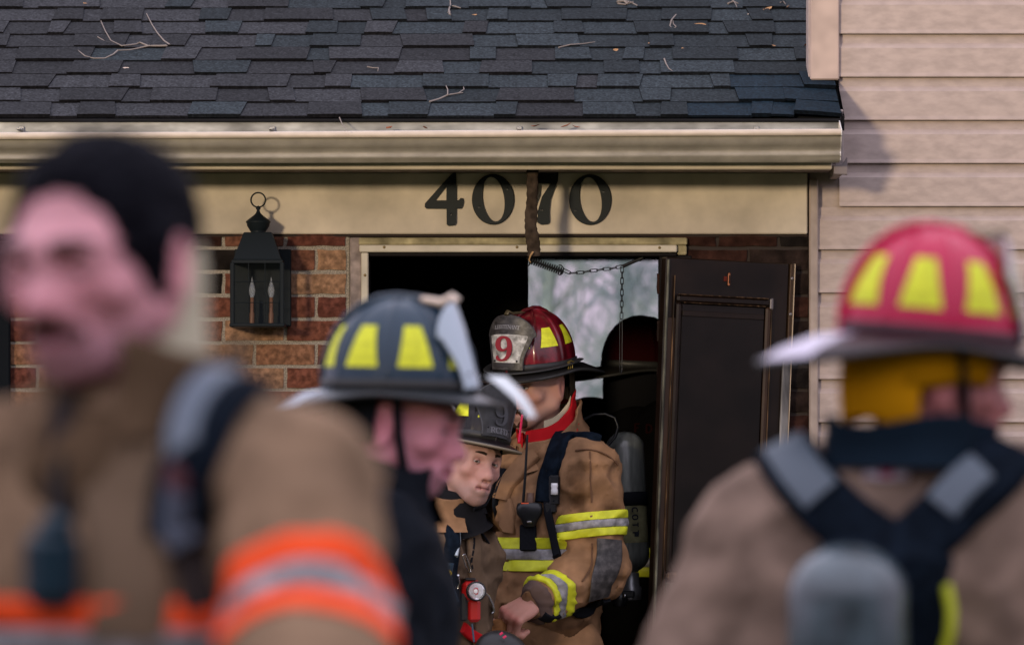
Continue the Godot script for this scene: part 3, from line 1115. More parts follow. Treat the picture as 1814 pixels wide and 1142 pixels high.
func build_lantern():
	var z0 := 0.03
	var zc := 0.115
	var cx := at(457, 0, zc).x
	var base := Vector3(cx, at(0, 578, zc).y, zc)
	var t := thing("wall_lantern", "black metal coach lantern with two candle bulbs on the brick wall", "lantern", base)
	var blk := mat("lantern_black", Color(0.010, 0.014, 0.017), 0.42, {"spec": 0.2, "bump": imgs["fine"], "depth": 0.02, "scale": Vector3.ONE * 9.0})
	var m := func(py: float) -> float: return at(0, py, zc).y
	var pw := 0.001598
	# ring
	var rg := PackedVector3Array()
	var rc := Vector3(cx, m.call(354.0), zc)
	for i in 20:
		rg.append(rc + Vector3(cos(TAU * i / 20), sin(TAU * i / 20), 0.15 * cos(TAU * i / 20)) * 13.0 * pw)
	var s := Sh.new()
	s.tube(rg, 0.0024, -1, 6, 1.0, Vector3.ZERO, true)
	part(t, "ring", s.done(), blk)
	s = Sh.new()
	var prof := []
	for a in [[0.0, 364.0], [3.5, 366.0], [4.5, 369.0], [2.6, 372.0], [4.0, 377.0], [8.0, 381.0], [16.0, 387.0], [21.0, 391.0], [22.5, 393.5], [20.5, 395.5], [20.0, 400.0], [15.5, 407.0], [13.0, 411.0], [16.0, 413.0]]:
		prof.append([a[0] * pw, m.call(a[1])])
	s.lathe(prof, 24, Transform3D(Basis.IDENTITY, Vector3(cx, 0, zc)))
	part(t, "finial", s.done(), blk)
	# hood: a four-sided taper
	s = Sh.new()
	var rows := []
	for a in [[23.0, 412.0, 23.0], [25.0, 413.0, 25.0], [42.0, 460.0, 42.0], [45.0, 462.0, 45.0], [45.0, 467.0, 45.0]]:
		var w: float = a[0] * pw
		var y: float = m.call(a[1])
		rows.append(PackedVector3Array([Vector3(cx - w, y, zc - w), Vector3(cx + w, y, zc - w), Vector3(cx + w, y, zc + w), Vector3(cx - w, y, zc + w)]))
	s.grid(rows, true, -1)
	s.fan(rows[0])
	part(t, "hood", s.done(), blk)
	var w2 := 44.0 * pw
	for sx in [-1, 1]:
		for sz in [-1, 1]:
			s = Sh.new()
			s.box(Vector3(cx + sx * w2, (m.call(466.0) + m.call(578.0)) / 2, zc + sz * w2), Vector3(0.012, m.call(466.0) - m.call(578.0), 0.012), 0.002)
			part(t, "corner_post", s.done(), blk)
	part(t, "base_plate", slab(cx - w2 - 0.008, cx + w2 + 0.008, m.call(580.0), m.call(573.0), zc - w2 - 0.008, zc + w2 + 0.008, 0.003), blk)
	part(t, "back_plate", slab(cx - w2, cx + w2 + 0.02, m.call(577.0), m.call(440.0), z0 - 0.01, zc - w2 + 0.012, 0.002), blk)
	var glass := mat("lantern_glass", Color(0.05, 0.06, 0.07), 0.05, {"alpha": 0.04, "spec": 0.3})
	s = Sh.new()
	s.quad(Vector3(cx - w2 + 0.006, m.call(572.0), zc + w2), Vector3(cx + w2 - 0.006, m.call(572.0), zc + w2), Vector3(cx + w2 - 0.006, m.call(468.0), zc + w2), Vector3(cx - w2 + 0.006, m.call(468.0), zc + w2))
	part(t, "pane", s.done(), glass)
	for sx in [-1, 1]:
		s = Sh.new()
		s.quad(Vector3(cx + sx * w2, m.call(572.0), zc - w2 + 0.006), Vector3(cx + sx * w2, m.call(572.0), zc + w2 - 0.006), Vector3(cx + sx * w2, m.call(468.0), zc + w2 - 0.006), Vector3(cx + sx * w2, m.call(468.0), zc - w2 + 0.006))
		part(t, "pane", s.done(), glass)
	for x in [-15.0, 14.0]:
		s = Sh.new()
		s.tube(PackedVector3Array([Vector3(cx + x * pw, m.call(467.0), zc + w2 + 0.003), Vector3(cx + x * pw, m.call(574.0), zc + w2 + 0.003)]), 0.0014, -1, 6)
		part(t, "bar", s.done(), blk)
	for y in [500.0, 537.0]:
		s = Sh.new()
		s.tube(PackedVector3Array([Vector3(cx - w2, m.call(y), zc + w2 + 0.005), Vector3(cx + w2, m.call(y), zc + w2 + 0.005)]), 0.0014, -1, 6)
		part(t, "bar", s.done(), blk)
	for x in [-11.0, 23.0]:
		var bx: float = cx + x * pw
		s = Sh.new()
		s.lathe([[0.0, m.call(526.0)], [0.0052, m.call(527.0)], [0.0052, m.call(553.0)], [0.007, m.call(555.0)], [0.007, m.call(572.0)]], 12, Transform3D(Basis.IDENTITY, Vector3(bx, 0, zc)))
		var cnd := part(t, "candle_tube", s.done(), mat("candle_tube", Color(0.13, 0.06, 0.03), 0.5))
		s = Sh.new()
		s.lathe([[0.0, m.call(489.0)], [0.0012, m.call(492.0)], [0.0035, m.call(499.0)], [0.0085, m.call(509.0)], [0.0100, m.call(514.0)], [0.0085, m.call(520.0)], [0.0055, m.call(526.0)], [0.0048, m.call(528.0)]], 16, Transform3D(Basis.IDENTITY, Vector3(bx, 0, zc)))
		part(cnd, "bulb", s.done(), mat("bulb_glass", Color(0.80, 0.86, 0.9), 0.04, {"alpha": 0.13}))

func build_house_number():
	var black := mat("number_black", Color(0.010, 0.014, 0.015), 0.45, {"spec": 0.3, "bump": imgs["fine"], "depth": 0.01, "scale": Vector3.ONE * 6.0})
	var ch := func(px: float, py: float) -> Vector2: return Vector2((720.0 + px / 3.488 - 907.0) / LENS * (DIST - 0.035), EYE + (800.0 - (290.0 + py / 3.488)) / LENS * (DIST - 0.035))
	var group := "house number digits"
	var four := PackedVector2Array()
	for p in [[270, 72], [292, 54], [305, 56], [308, 66], [308, 224], [324, 224], [333, 212], [348, 212], [353, 232], [346, 264], [336, 276], [308, 277], [308, 366], [298, 379], [258, 383], [248, 374], [247, 277], [122, 277], [112, 266], [114, 245], [180, 170.2], [243, 140.4], [180, 220], [184, 226], [246, 226], [247, 140], [180, 169.8]]:
		four.append(ch.call(p[0], p[1]))
	var zero := func(cx: float, cy: float) -> ArrayMesh:
		var s := Sh.new()
		var rows := [PackedVector3Array(), PackedVector3Array(), PackedVector3Array(), PackedVector3Array(), PackedVector3Array()]
		for i in 48:
			var a := TAU * i / 48
			var o := Vector2(cos(a) * 131, sin(a) * 156)
			var n := Vector2(cos(a) * 66, sin(a) * 138).rotated(-0.14) + Vector2(3, -2)
			var oi := o * 0.975
			var ni := n + n.normalized() * 3.0
			var k := 0
			for q in [[o, 0.0], [o, 0.0055], [oi, 0.008], [ni, 0.008], [n, 0.0]]:
				var w: Vector2 = ch.call(cx + q[0].x, cy + q[0].y)
				rows[k].append(Vector3(w.x, w.y, 0.031 + q[1]))
				k += 1
		s.grid(rows, true, -1)
		return s.done()
	var s4 := Sh.new()
	s4.prism(four, 0.007, Transform3D(Basis.IDENTITY, Vector3(0, 0, 0.031)), 0.0)
	var seven := PackedVector2Array()
	for p in [[752, 52], [940, 50], [936, 108], [912, 160], [891, 220], [884, 290], [886, 358], [876, 372], [832, 376], [808, 362], [812, 290], [836, 205], [872, 150], [893, 122], [785, 120], [772, 150], [756, 152], [748, 120]]:
		seven.append(ch.call(p[0], p[1]))
	var s7 := Sh.new()
	s7.prism(seven, 0.007, Transform3D(Basis.IDENTITY, Vector3(0, 0, 0.031)), 0.0)
	var list := [["digit_four", s4.done(), "black metal digit 4, first of the house number", [[276.0, 312.0], [268.0, 110.0]]], ["digit_zero", zero.call(535.0, 220.0), "black metal digit 0 standing right after the 4", [[450.0, 266.0], [622.0, 155.0]]], ["digit_seven", s7.done(), "black metal digit 7 half hidden behind the hanging brown strap", [[838.0, 285.0], [900.0, 80.0]]], ["digit_zero", zero.call(1136.0, 222.0), "black metal digit 0, last of the house number, right of the strap", [[1046.0, 287.0], [1218.0, 170.0]]]]
	for L in list:
		var c: Vector3 = L[1].get_aabb().get_center()
		var t := thing(L[0], L[2], "house number", Vector3(c.x, L[1].get_aabb().position.y, 0.03), group)
		part(t, "numeral", L[1], black)
		for sc in L[3]:
			var w: Vector2 = ch.call(sc[0], sc[1])
			var b := Sh.new()
			b.lathe([[0.0, 0.0], [0.0022, 0.0002], [0.0036, 0.0014], [0.0042, 0.0]], 10, Transform3D(Basis(Vector3.RIGHT, Vector3.BACK, Vector3.DOWN), Vector3(w.x, w.y, 0.0385)))
			part(t, "screw", b.done(), mat("number_screw", Color(0.004, 0.005, 0.005), 0.3))

func build_strap_and_chain():
	# torn strip of brown sheathing hanging from the eave
	var base := at(944, 302, 0.27)
	var t := thing("hanging_strip", "torn brown strip hanging from the eave in front of the digit 7", "strip", base)
	var rows := []
	var s := Sh.new()
	var pts := [[943.5, 300.0, 10.5], [943.0, 330.0, 10.0], [942.5, 355.0, 9.5], [941.0, 380.0, 11.5], [940.0, 400.0, 10.5], [943.0, 420.0, 12.5], [945.5, 440.0, 12.0], [946.0, 454.0, 11.0]]
	for i in 36:
		var f := i / 35.0 * (pts.size() - 1)
		var k := mini(int(f), pts.size() - 2)
		var u := f - k
		var cx := lerpf(pts[k][0], pts[k + 1][0], u)
		var py := lerpf(pts[k][1], pts[k + 1][1], u)
		var w := lerpf(pts[k][2], pts[k + 1][2], u) + sin(i * 1.9) * 0.8
		var z := 0.27 + sin(i * 0.35) * 0.008
		var row := PackedVector3Array()
		for c in [[-1.0, 0.0], [-0.85, 0.004], [-0.3, 0.0045 + 0.002 * sin(i * 0.9)], [0.3, 0.006], [0.85, 0.004], [1.0, 0.0], [0.8, -0.004], [-0.8, -0.004]]:
			var p := at(cx + c[0] * w, py + c[0] * 1.5 * sin(i * 0.7), z)
			row.append(p + Vector3(0, 0, c[1]))
		rows.append(row)
	s.grid(rows, true)
	s.fan(rows[0])
	s.fan(rows[35], true)
	part(t, "strip", s.done(), mat("burnt_fabric", Color(0.085, 0.060, 0.042), 0.9, {"tex": imgs["blotch"], "scale": Vector3.ONE * 7.0, "bump": imgs["speck"], "depth": 0.15}))
	var e := Sh.new()
	e.tube(PackedVector3Array([at(944, 446, 0.277), at(940, 452, 0.281), at(937, 460, 0.279), at(940, 465, 0.283)]), 0.005, 0.002, 6, 0.5)
	part(t, "frayed_end", e.done(), mat("frayed", Color(0.36, 0.22, 0.10), 0.9))
	# charred dark flap behind it
	e = Sh.new()
	e.prism(PackedVector2Array([Vector2(wx(936), wy(312)), Vector2(wx(955), wy(312)), Vector2(wx(953), wy(345)), Vector2(wx(946), wy(362)), Vector2(wx(938), wy(352))]), 0.004, Transform3D(Basis.IDENTITY, Vector3(0, 0, 0.05)))
	part(t, "charred_flap", e.done(), mat("charred_flap", Color(0.02, 0.016, 0.014), 0.9))
	# door spring and safety chain across the opening
	var z := 0.0
	var b2 := at(940, 470, z)
	var ch := thing("door_chain", "black spring and safety chain strung across the top of the doorway", "chain", b2)
	var dark := mat("chain_black", Color(0.012, 0.012, 0.013), 0.5, {"metal": 0.3})
	var hel := PackedVector3Array()
	var p0 := at(938, 460, z)
	var p1 := at(997, 481, z)
	var ax := (p1 - p0).normalized()
	var nn := Vector3(-ax.y, ax.x, 0)
	for i in 15 * 14 + 1:
		var a := TAU * i / 14.0
		hel.append(p0.lerp(p1, i / 210.0) + (nn * cos(a) + Vector3.BACK * sin(a)) * 0.0105)
	s = Sh.new()
	s.tube(hel, 0.0017, -1, 5)
	s.tube(PackedVector3Array([p0 - ax * 0.006, p1]), 0.0035, -1, 6)
	part(ch, "spring", s.done(), dark)
	s = Sh.new()
	s.tube(PackedVector3Array([at(932, 458, z), at(938, 455, z), at(943, 459, z), at(940, 466, z), at(934, 473, z)]), 0.0017, -1, 5)
	s.tube(PackedVector3Array([at(990, 469, z), at(995, 470, z), at(999, 475, z), at(997, 484, z), at(992, 487, z), at(988, 485, z)]), 0.0017, -1, 5)
	part(ch, "hook", s.done(), dark)
	var path := PackedVector3Array()
	for p in [[998, 478], [1010, 483.5], [1022, 483], [1034, 482], [1046, 479.5], [1058, 478.5], [1069, 476.5], [1081, 476], [1092, 473.5], [1103, 471.5]]:
		path.append(at(p[0], p[1], z))
	links(ch, path, dark, 0.0042)
	path = PackedVector3Array()
	for i in 10:
		path.append(at(1102.5 - i * 0.15, 472 + i * 10.2, z))
	links(ch, path, dark, 0.0042)
	s = Sh.new()
	s.tube(PackedVector3Array([at(1104, 471.5, z), at(1137, 457, z)]), 0.0052, 0.0045, 8)
	s.tube(PackedVector3Array([at(1132, 460, z), at(1139, 455.5, z)]), 0.0065, -1, 8)
	part(ch, "sleeve", s.done(), dark)
	s = Sh.new()
	var loop := PackedVector3Array()
	for p in [[1099.5, 564], [1098, 568], [1098, 640], [1098.5, 661], [1100.5, 662], [1102, 655], [1102.5, 590], [1102.3, 568], [1101, 564]]:
		loop.append(at(p[0], p[1], z))
	s.tube(loop, 0.0012, -1, 5, 1.0, Vector3.ZERO, true)
	part(ch, "wire_loop", s.done(), mat("chain_grey", Color(0.05, 0.05, 0.055), 0.4, {"metal": 0.5}))

func links(o: Node3D, path: PackedVector3Array, m: Material, r: float):
	for i in path.size() - 1:
		var a := path[i]
		var b := path[i + 1]
		var t := (b - a).normalized()
		var u := Vector3.BACK.cross(t).normalized()
		if i % 2 == 1:
			u = (Vector3.BACK + u * 0.35).normalized()
		a -= t * 0.0022
		b += t * 0.0022
		var L := a.distance_to(b) * 0.5
		var c := (a + b) * 0.5
		var lp := PackedVector3Array()
		for k in 14:
			var an := TAU * k / 14
			lp.append(c + t * (signf(cos(an)) * (L - r) + cos(an) * r) + u * sin(an) * r)
		var s := Sh.new()
		s.tube(lp, 0.00125, -1, 5, 1.0, Vector3.ZERO, true)
		part(o, "link", s.done(), m)

func build_roof_litter():
	var wood := mat("twig_wood", Color(0.24, 0.205, 0.185), 0.9)
	var twigs := [
		["pale forked twig with long curved side shoots, largest on the upper left of the roof", [[[308, 80], [285, 81], [262, 81], [245, 85], [230, 88], [208, 89]], [[262, 81], [247, 75], [240, 78], [215, 81], [196, 72], [186, 55], [178, 37]], [[208, 89], [200, 96], [185, 103], [165, 103], [150, 99], [137, 89]], [[215, 80], [200, 77], [185, 73], [172, 65]], [[300, 79], [290, 72], [278, 58], [268, 42], [259, 24]]], 0.0035],
		["grey Y-shaped twig on the lower middle of the roof", [[[761, 180], [778, 175], [793, 168], [812, 165], [822, 158], [821, 154]], [[793, 168], [793, 158], [790, 152], [793, 147]], [[812, 165], [820, 164]]], 0.003],
		["thin straight twig lying flat high on the roof right of centre", [[[990, 84], [1010, 79], [1035, 77], [1054, 74]]], 0.0025],
		["short forked twig at the top edge of the roof above the house number", [[[797, 26], [795, 18], [798, 8], [797, -4]], [[798, 10], [806, 11], [816, 14]], [[797, 20], [793, 22]]], 0.0035],
		["small looped grey twig at upper right of the roof", [[[1198, 26], [1190, 35], [1187, 46], [1192, 52], [1198, 47], [1193, 42], [1192, 33]]], 0.0026],
		["bent pale twig low on the right half of the roof", [[[1177, 104], [1180, 112], [1185, 121], [1193, 127]]], 0.0026],
		["little broken twig on the roof left of the Y-shaped one", [[[650, 118], [660, 120], [670, 120], [669, 126]]], 0.0022],
		["dark knot of twigs at the top edge of the roof, right of centre", [[[1093, 3], [1105, 1], [1118, 4], [1132, 11]], [[1095, 6], [1108, 8], [1115, 2]], [[1100, -2], [1112, 6], [1122, 3]]], 0.004],
		["small clump of dry stems at the top right of the roof by the corner board", [[[1290, 6], [1300, 2], [1308, 6]], [[1296, -2], [1302, 4], [1306, 12]], [[1383, 4], [1388, 2], [1392, 7]]], 0.003],
		["thin stem sticking out of the gutter near the middle", [[[601, 208], [606, 220], [616, 232]]], 0.0018]]
	for T in twigs:
		var p0: Array = T[1][0][0]
		var t := thing("twig", T[0], "twig", roof_at(p0[0], p0[1]), "twigs fallen on the roof")
		for br in T[1]:
			var pts := PackedVector3Array()
			for p in br:
				pts.append(roof_at(p[0], p[1], 0.012 + rng.randf() * 0.006))
			var s := Sh.new()
			s.tube(pts, T[2] * (1.0 if br == T[1][0] else 0.7), T[2] * 0.4, 6)
			part(t, "stem", s.done(), wood)
	var lf := [mat("leaf_tan", Color(0.42, 0.24, 0.12), 0.8, {"back": Color(0.2, 0.1, 0.04)}), mat("leaf_rust", Color(0.22, 0.07, 0.03), 0.8), mat("leaf_pale", Color(0.52, 0.42, 0.36), 0.8)]
	var spots := [[155, 10, 0, 0.018, "on the roof above the forked twig's left shoots"], [222, 121, 2, 0.010, "on the roof below the forked twig"], [841, 27, 0, 0.010, "right of the short forked twig at the roof top"], [1090, 89, 0, 0.012, "on the roof right of the flat straight twig"], [1158, 78, 0, 0.022, "largest pale curled leaf on the upper right roof"], [1212, 88, 0, 0.013, "on the roof right of the largest curled leaf"], [1241, 45, 0, 0.018, "long and narrow, high on the right of the roof"], [1360, 17, 0, 0.02, "at the roof top, left of two by the corner board"], [1394, 14, 0, 0.016, "at the roof top nearest the corner board"], [1374, 83, 0, 0.013, "upright, near the corner board halfway down"], [1428, 81, 1, 0.016, "red-brown, touching the corner board"], [1366, 59, 1, 0.011, "dark rust, left of the corner board"], [1328, 25, 2, 0.007, "small white fleck high on the right of the roof"], [1331, 77, 2, 0.007, "small white fleck in the middle of the right roof"], [1258, 152, 2, 0.006, "white fleck low on the right of the roof"], [580, 80, 2, 0.008, "white fleck right of the forked twig"], [113, 25, 0, 0.008, "tiny fleck at the upper left corner of the roof"], [1016, 155, 1, 0.010, "small brown leaf low on the roof right of centre"], [1108, 143, 1, 0.010, "small dull leaf on the roof above the gutter's rust leaves"]]
	for L in spots:
		leaf(roof_at(L[0], L[1], 0.010), L[3], lf[L[2]], "dry curled leaf, " + L[4], "dry leaves on the roof")
	for L in [[690, 227, 1, 0.017, "rust leaf in the gutter above the digit 4"], [753, 227, 1, 0.014, "small rust leaf in the gutter over the digit 4's right side"], [949, 224, 1, 0.019, "reddish leaf in the gutter above the hanging strip"], [1004, 223, 1, 0.017, "brown curled leaf in the gutter above the 7's right edge"], [1020, 225, 1, 0.013, "small brown leaf in the gutter above the last 0"]]:
		leaf(at(L[0], L[1], 0.40), L[3], lf[L[2]], L[4], "leaves in the gutter")

func leaf(p: Vector3, r: float, m: Material, label: String, group: String):
	var t := thing("dry_leaf", label, "leaf", p, group)
	var b := Basis.from_euler(Vector3(rng.randf_range(0.1, 0.9), rng.randf_range(-1.2, 1.2), rng.randf_range(-0.4, 0.4)))
	var rows := []
	for i in 7:
		var u := i / 6.0 * 2.0 - 1.0
		var w := (1.0 - u * u) * 0.42 + 0.03
		var row := PackedVector3Array()
		for j in 5:
			var v := j / 2.0 - 1.0
			row.append(p + b * (Vector3(u, 0.35 * absf(v) * w + 0.25 * u * u + rng.randf_range(-0.03, 0.03), v * w) * r))
		rows.append(row)
	var s := Sh.new()
	s.grid(rows)
	part(t, "blade", s.done(), m)

# ================================================================== people
var head_geo: Geo
var fist_geo: Geo
var open_geo: Geo

func skin_paint(p: Vector3) -> Color:      # head-local: y up, z to the face
	var c := Color(0.52, 0.30, 0.235)
	var red := 0.0
	red += 0.8 * exp(-p.distance_squared_to(Vector3(0, -0.04, 0.105)) / 0.0005)
	for s in [-1.0, 1.0]:
		red += 0.55 * exp(-p.distance_squared_to(Vector3(s * 0.045, -0.035, 0.072)) / 0.0009)
		red += 0.9 * exp(-p.distance_squared_to(Vector3(s * 0.085, -0.01, -0.015)) / 0.0012)
		red += 0.35 * exp(-p.distance_squared_to(Vector3(s * 0.03, -0.012, 0.085)) / 0.0003)
	c = c.lerp(Color(0.46, 0.16, 0.135), clampf(red, 0.0, 1.0) * 0.6)
	# stubble
	var st := clampf((-0.05 - p.y) / 0.03, 0.0, 1.0) * clampf((p.z - 0.0) / 0.03, 0.0, 1.0) * clampf((p.y + 0.145) / 0.02, 0.0, 1.0)
	c = c.lerp(Color(0.25, 0.165, 0.14), st * 0.6)
	# lips
	if p.z > 0.07 and absf(p.x) < 0.031:
		var l := exp(-pow((p.y + 0.0715) / 0.0065, 2.0)) * clampf((0.030 - absf(p.x)) / 0.006, 0.0, 1.0)
		c = c.lerp(Color(0.42, 0.15, 0.13), l * 0.75)
		var ml := exp(-pow((p.y + 0.0712) / 0.0016, 2.0)) * clampf((0.028 - absf(p.x)) / 0.004, 0.0, 1.0)
		c = c.lerp(Color(0.06, 0.02, 0.018), ml * 0.85)
	return c

func heads_and_hands():
	var b := Blob.new()
	b.k = 125.0
	b.ks = 0.012
	b.ell(Vector3(0, 0.034, -0.014), Vector3(0.075, 0.086, 0.096))
	b.ell(Vector3(0, -0.022, 0.022), Vector3(0.062, 0.080, 0.066))
	b.cap(Vector3(0, -0.085, 0.052), Vector3(0, -0.098, 0.062), 0.026, 0.022)
	for s in [-1.0, 1.0]:
		b.cap(Vector3(s * 0.056, -0.055, 0.005), Vector3(s * 0.022, -0.094, 0.055), 0.018, 0.018)
		b.cap(Vector3(s * 0.056, -0.055, 0.005), Vector3(s * 0.062, 0.0, -0.005), 0.018, 0.018)
		b.ell(Vector3(s * 0.046, -0.028, 0.056), Vector3(0.022, 0.017, 0.021))
		b.cap(Vector3(s * 0.012, 0.021, 0.088), Vector3(s * 0.046, 0.021, 0.070), 0.0115, 0.010)
		b.ell(Vector3(s * 0.0125, -0.043, 0.093), Vector3(0.0085, 0.0075, 0.010))
		b.cap(Vector3(s * 0.018, 0.009, 0.083), Vector3(s * 0.045, 0.007, 0.073), 0.0065, 0.006)      # upper lid fold
		b.cap(Vector3(s * 0.020, -0.0135, 0.080), Vector3(s * 0.044, -0.012, 0.073), 0.006, 0.0055)
		# ears
		var eb := Basis.from_euler(Vector3(-0.2, s * 0.42, 0))
		b.ell(Vector3(s * 0.081, -0.010, -0.016), Vector3(0.008, 0.033, 0.020), eb)
		b.ell(Vector3(s * 0.092, -0.006, -0.010), Vector3(0.006, 0.018, 0.009), eb, true)
		b.ell(Vector3(s * 0.0325, -0.002, 0.097), Vector3(0.0165, 0.0098, 0.0165), Basis.IDENTITY, true)
	b.cap(Vector3(0, 0.006, 0.087), Vector3(0, -0.034, 0.105), 0.0075, 0.0095)
	b.ell(Vector3(0, -0.039, 0.1065), Vector3(0.0095, 0.0085, 0.0095))
	for s in [-1.0, 1.0]:
		b.cap(Vector3(s * 0.025, -0.0690, 0.079), Vector3(s * 0.004, -0.0660, 0.0895), 0.0038, 0.0048)
		b.cap(Vector3(s * 0.022, -0.0765, 0.079), Vector3(0, -0.0780, 0.0875), 0.0042, 0.0058)
		b.ell(Vector3(s * 0.007, -0.052, 0.104), Vector3(0.004, 0.0035, 0.005), Basis.IDENTITY, true)
	b.cap(Vector3(-0.017, -0.0720, 0.0925), Vector3(0.017, -0.0720, 0.0925), 0.0026, 0.0026, true)
	b.cap(Vector3(0, -0.05, -0.02), Vector3(0, -0.19, -0.035), 0.056, 0.060)
	for s in [-1.0, 1.0]:
		b.cap(Vector3(s * 0.050, -0.05, -0.022), Vector3(s * 0.02, -0.18, 0.012), 0.014, 0.012)
	head_geo = b.build(0.0034, skin_paint)
	for s in [-1.0, 1.0]:            # eyelids: shells over the eyeballs, dark along the lashes
		var c := Vector3(s * 0.0325, -0.002, 0.0765)
		for lid in [[1.35, 0.13], [-1.2, -0.34]]:
			var base := head_geo.v.size()
			for j in 7:
				var t := j / 6.0
				var elev: float = lerpf(lid[0], lid[1], t)
				for i in 13:
					var u := i / 6.0 - 1.0
					var az := u * 1.15
					var e = elev * (1.0 if t < 0.5 else lerpf(1.0, 1.0 - 0.9 * u * u, (t - 0.5) * 2.0)) - (0.06 * u * s)
					var d := Vector3(sin(az) * cos(e), sin(e), cos(az) * cos(e))
					head_geo.v.append(c + d * (0.0130 - 0.0003 * t))
					head_geo.n.append(d)
					var skin := Color(0.42, 0.225, 0.18)
					head_geo.c.append(skin.lerp(Color(0.05, 0.028, 0.022), (0.85 if lid[0] > 0.0 else 0.4) if j == 6 else 0.0))
			for j in 6:
				for i in 12:
					var q := base + j * 13 + i
					if lid[0] > 0.0:
						head_geo.i.append_array(PackedInt32Array([q, q + 1, q + 14, q, q + 14, q + 13]))
					else:
						head_geo.i.append_array(PackedInt32Array([q, q + 14, q + 1, q, q + 13, q + 14]))
	fist_geo = hand(0.8)
	open_geo = hand(0.35)

func hand_paint(p: Vector3) -> Color:
	var c := Color(0.50, 0.25, 0.19)
	var kn := 0.0
	for i in 4:
		kn += exp(-p.distance_squared_to(Vector3(-0.031 + 0.0205 * i, 0.010, 0.088)) / 0.00012)
	return c.lerp(Color(0.50, 0.16, 0.125), clampf(kn, 0.0, 1.0) * 0.7)

func hand(curl: float) -> Geo:        # wrist at the origin, fingers to +z, back of the hand +y, thumb to +x
	var b := Blob.new()
	b.k = 480.0
	b.cap(Vector3(0, 0, -0.05), Vector3(0, 0, 0.01), 0.027, 0.025)
	b.ell(Vector3(0.0, 0.0, 0.048), Vector3(0.040, 0.017, 0.052))
	var lens_ := [[0.036, 0.022, 0.018], [0.043, 0.027, 0.020], [0.046, 0.030, 0.020], [0.042, 0.026, 0.020]]
	for i in 4:
		var x := -0.031 + 0.0205 * i
		var p := Vector3(x, 0.002, 0.086 - absf(i - 1.8) * 0.003)
		b.cap(Vector3(x * 0.7, 0.004, 0.03), p, 0.009, 0.0105)
		var a := 0.12 + curl * 1.25
		for j in 3:
			var q: Vector3 = p + Vector3(x * 0.04, -sin(a), cos(a)).normalized() * lens_[i][j]
			b.cap(p, q, 0.0098 - j * 0.0008, 0.0090 - j * 0.0009)
			p = q
			a += (0.15 + curl * 1.35) * (1.0 if j == 0 else 0.7)
	var t0 := Vector3(0.026, -0.006, 0.022)
	var t1 := Vector3(0.050, -0.012 - curl * 0.012, 0.052)
	var t2: Vector3 = t1 + Vector3(0.012 - curl * 0.026, -0.008 - curl * 0.012, 0.028)
	var t3: Vector3 = t2 + Vector3(0.002 - curl * 0.024, -0.004, 0.020)
	b.cap(t0, t1, 0.016, 0.0115)
	b.cap(t1, t2, 0.0115, 0.0105)
	b.cap(t2, t3, 0.0105, 0.0088)
	return b.build(0.003, hand_paint)

func look(dir: Vector3, roll := 0.0) -> Basis:      # +z along dir, +y up, then rolled about it
	var z := dir.normalized()
	var x := Vector3.UP.cross(z).normalized()
	var y := z.cross(x)
	var b := Basis(x, y, z)
	return Basis(z, roll) * b

var sweat: Color
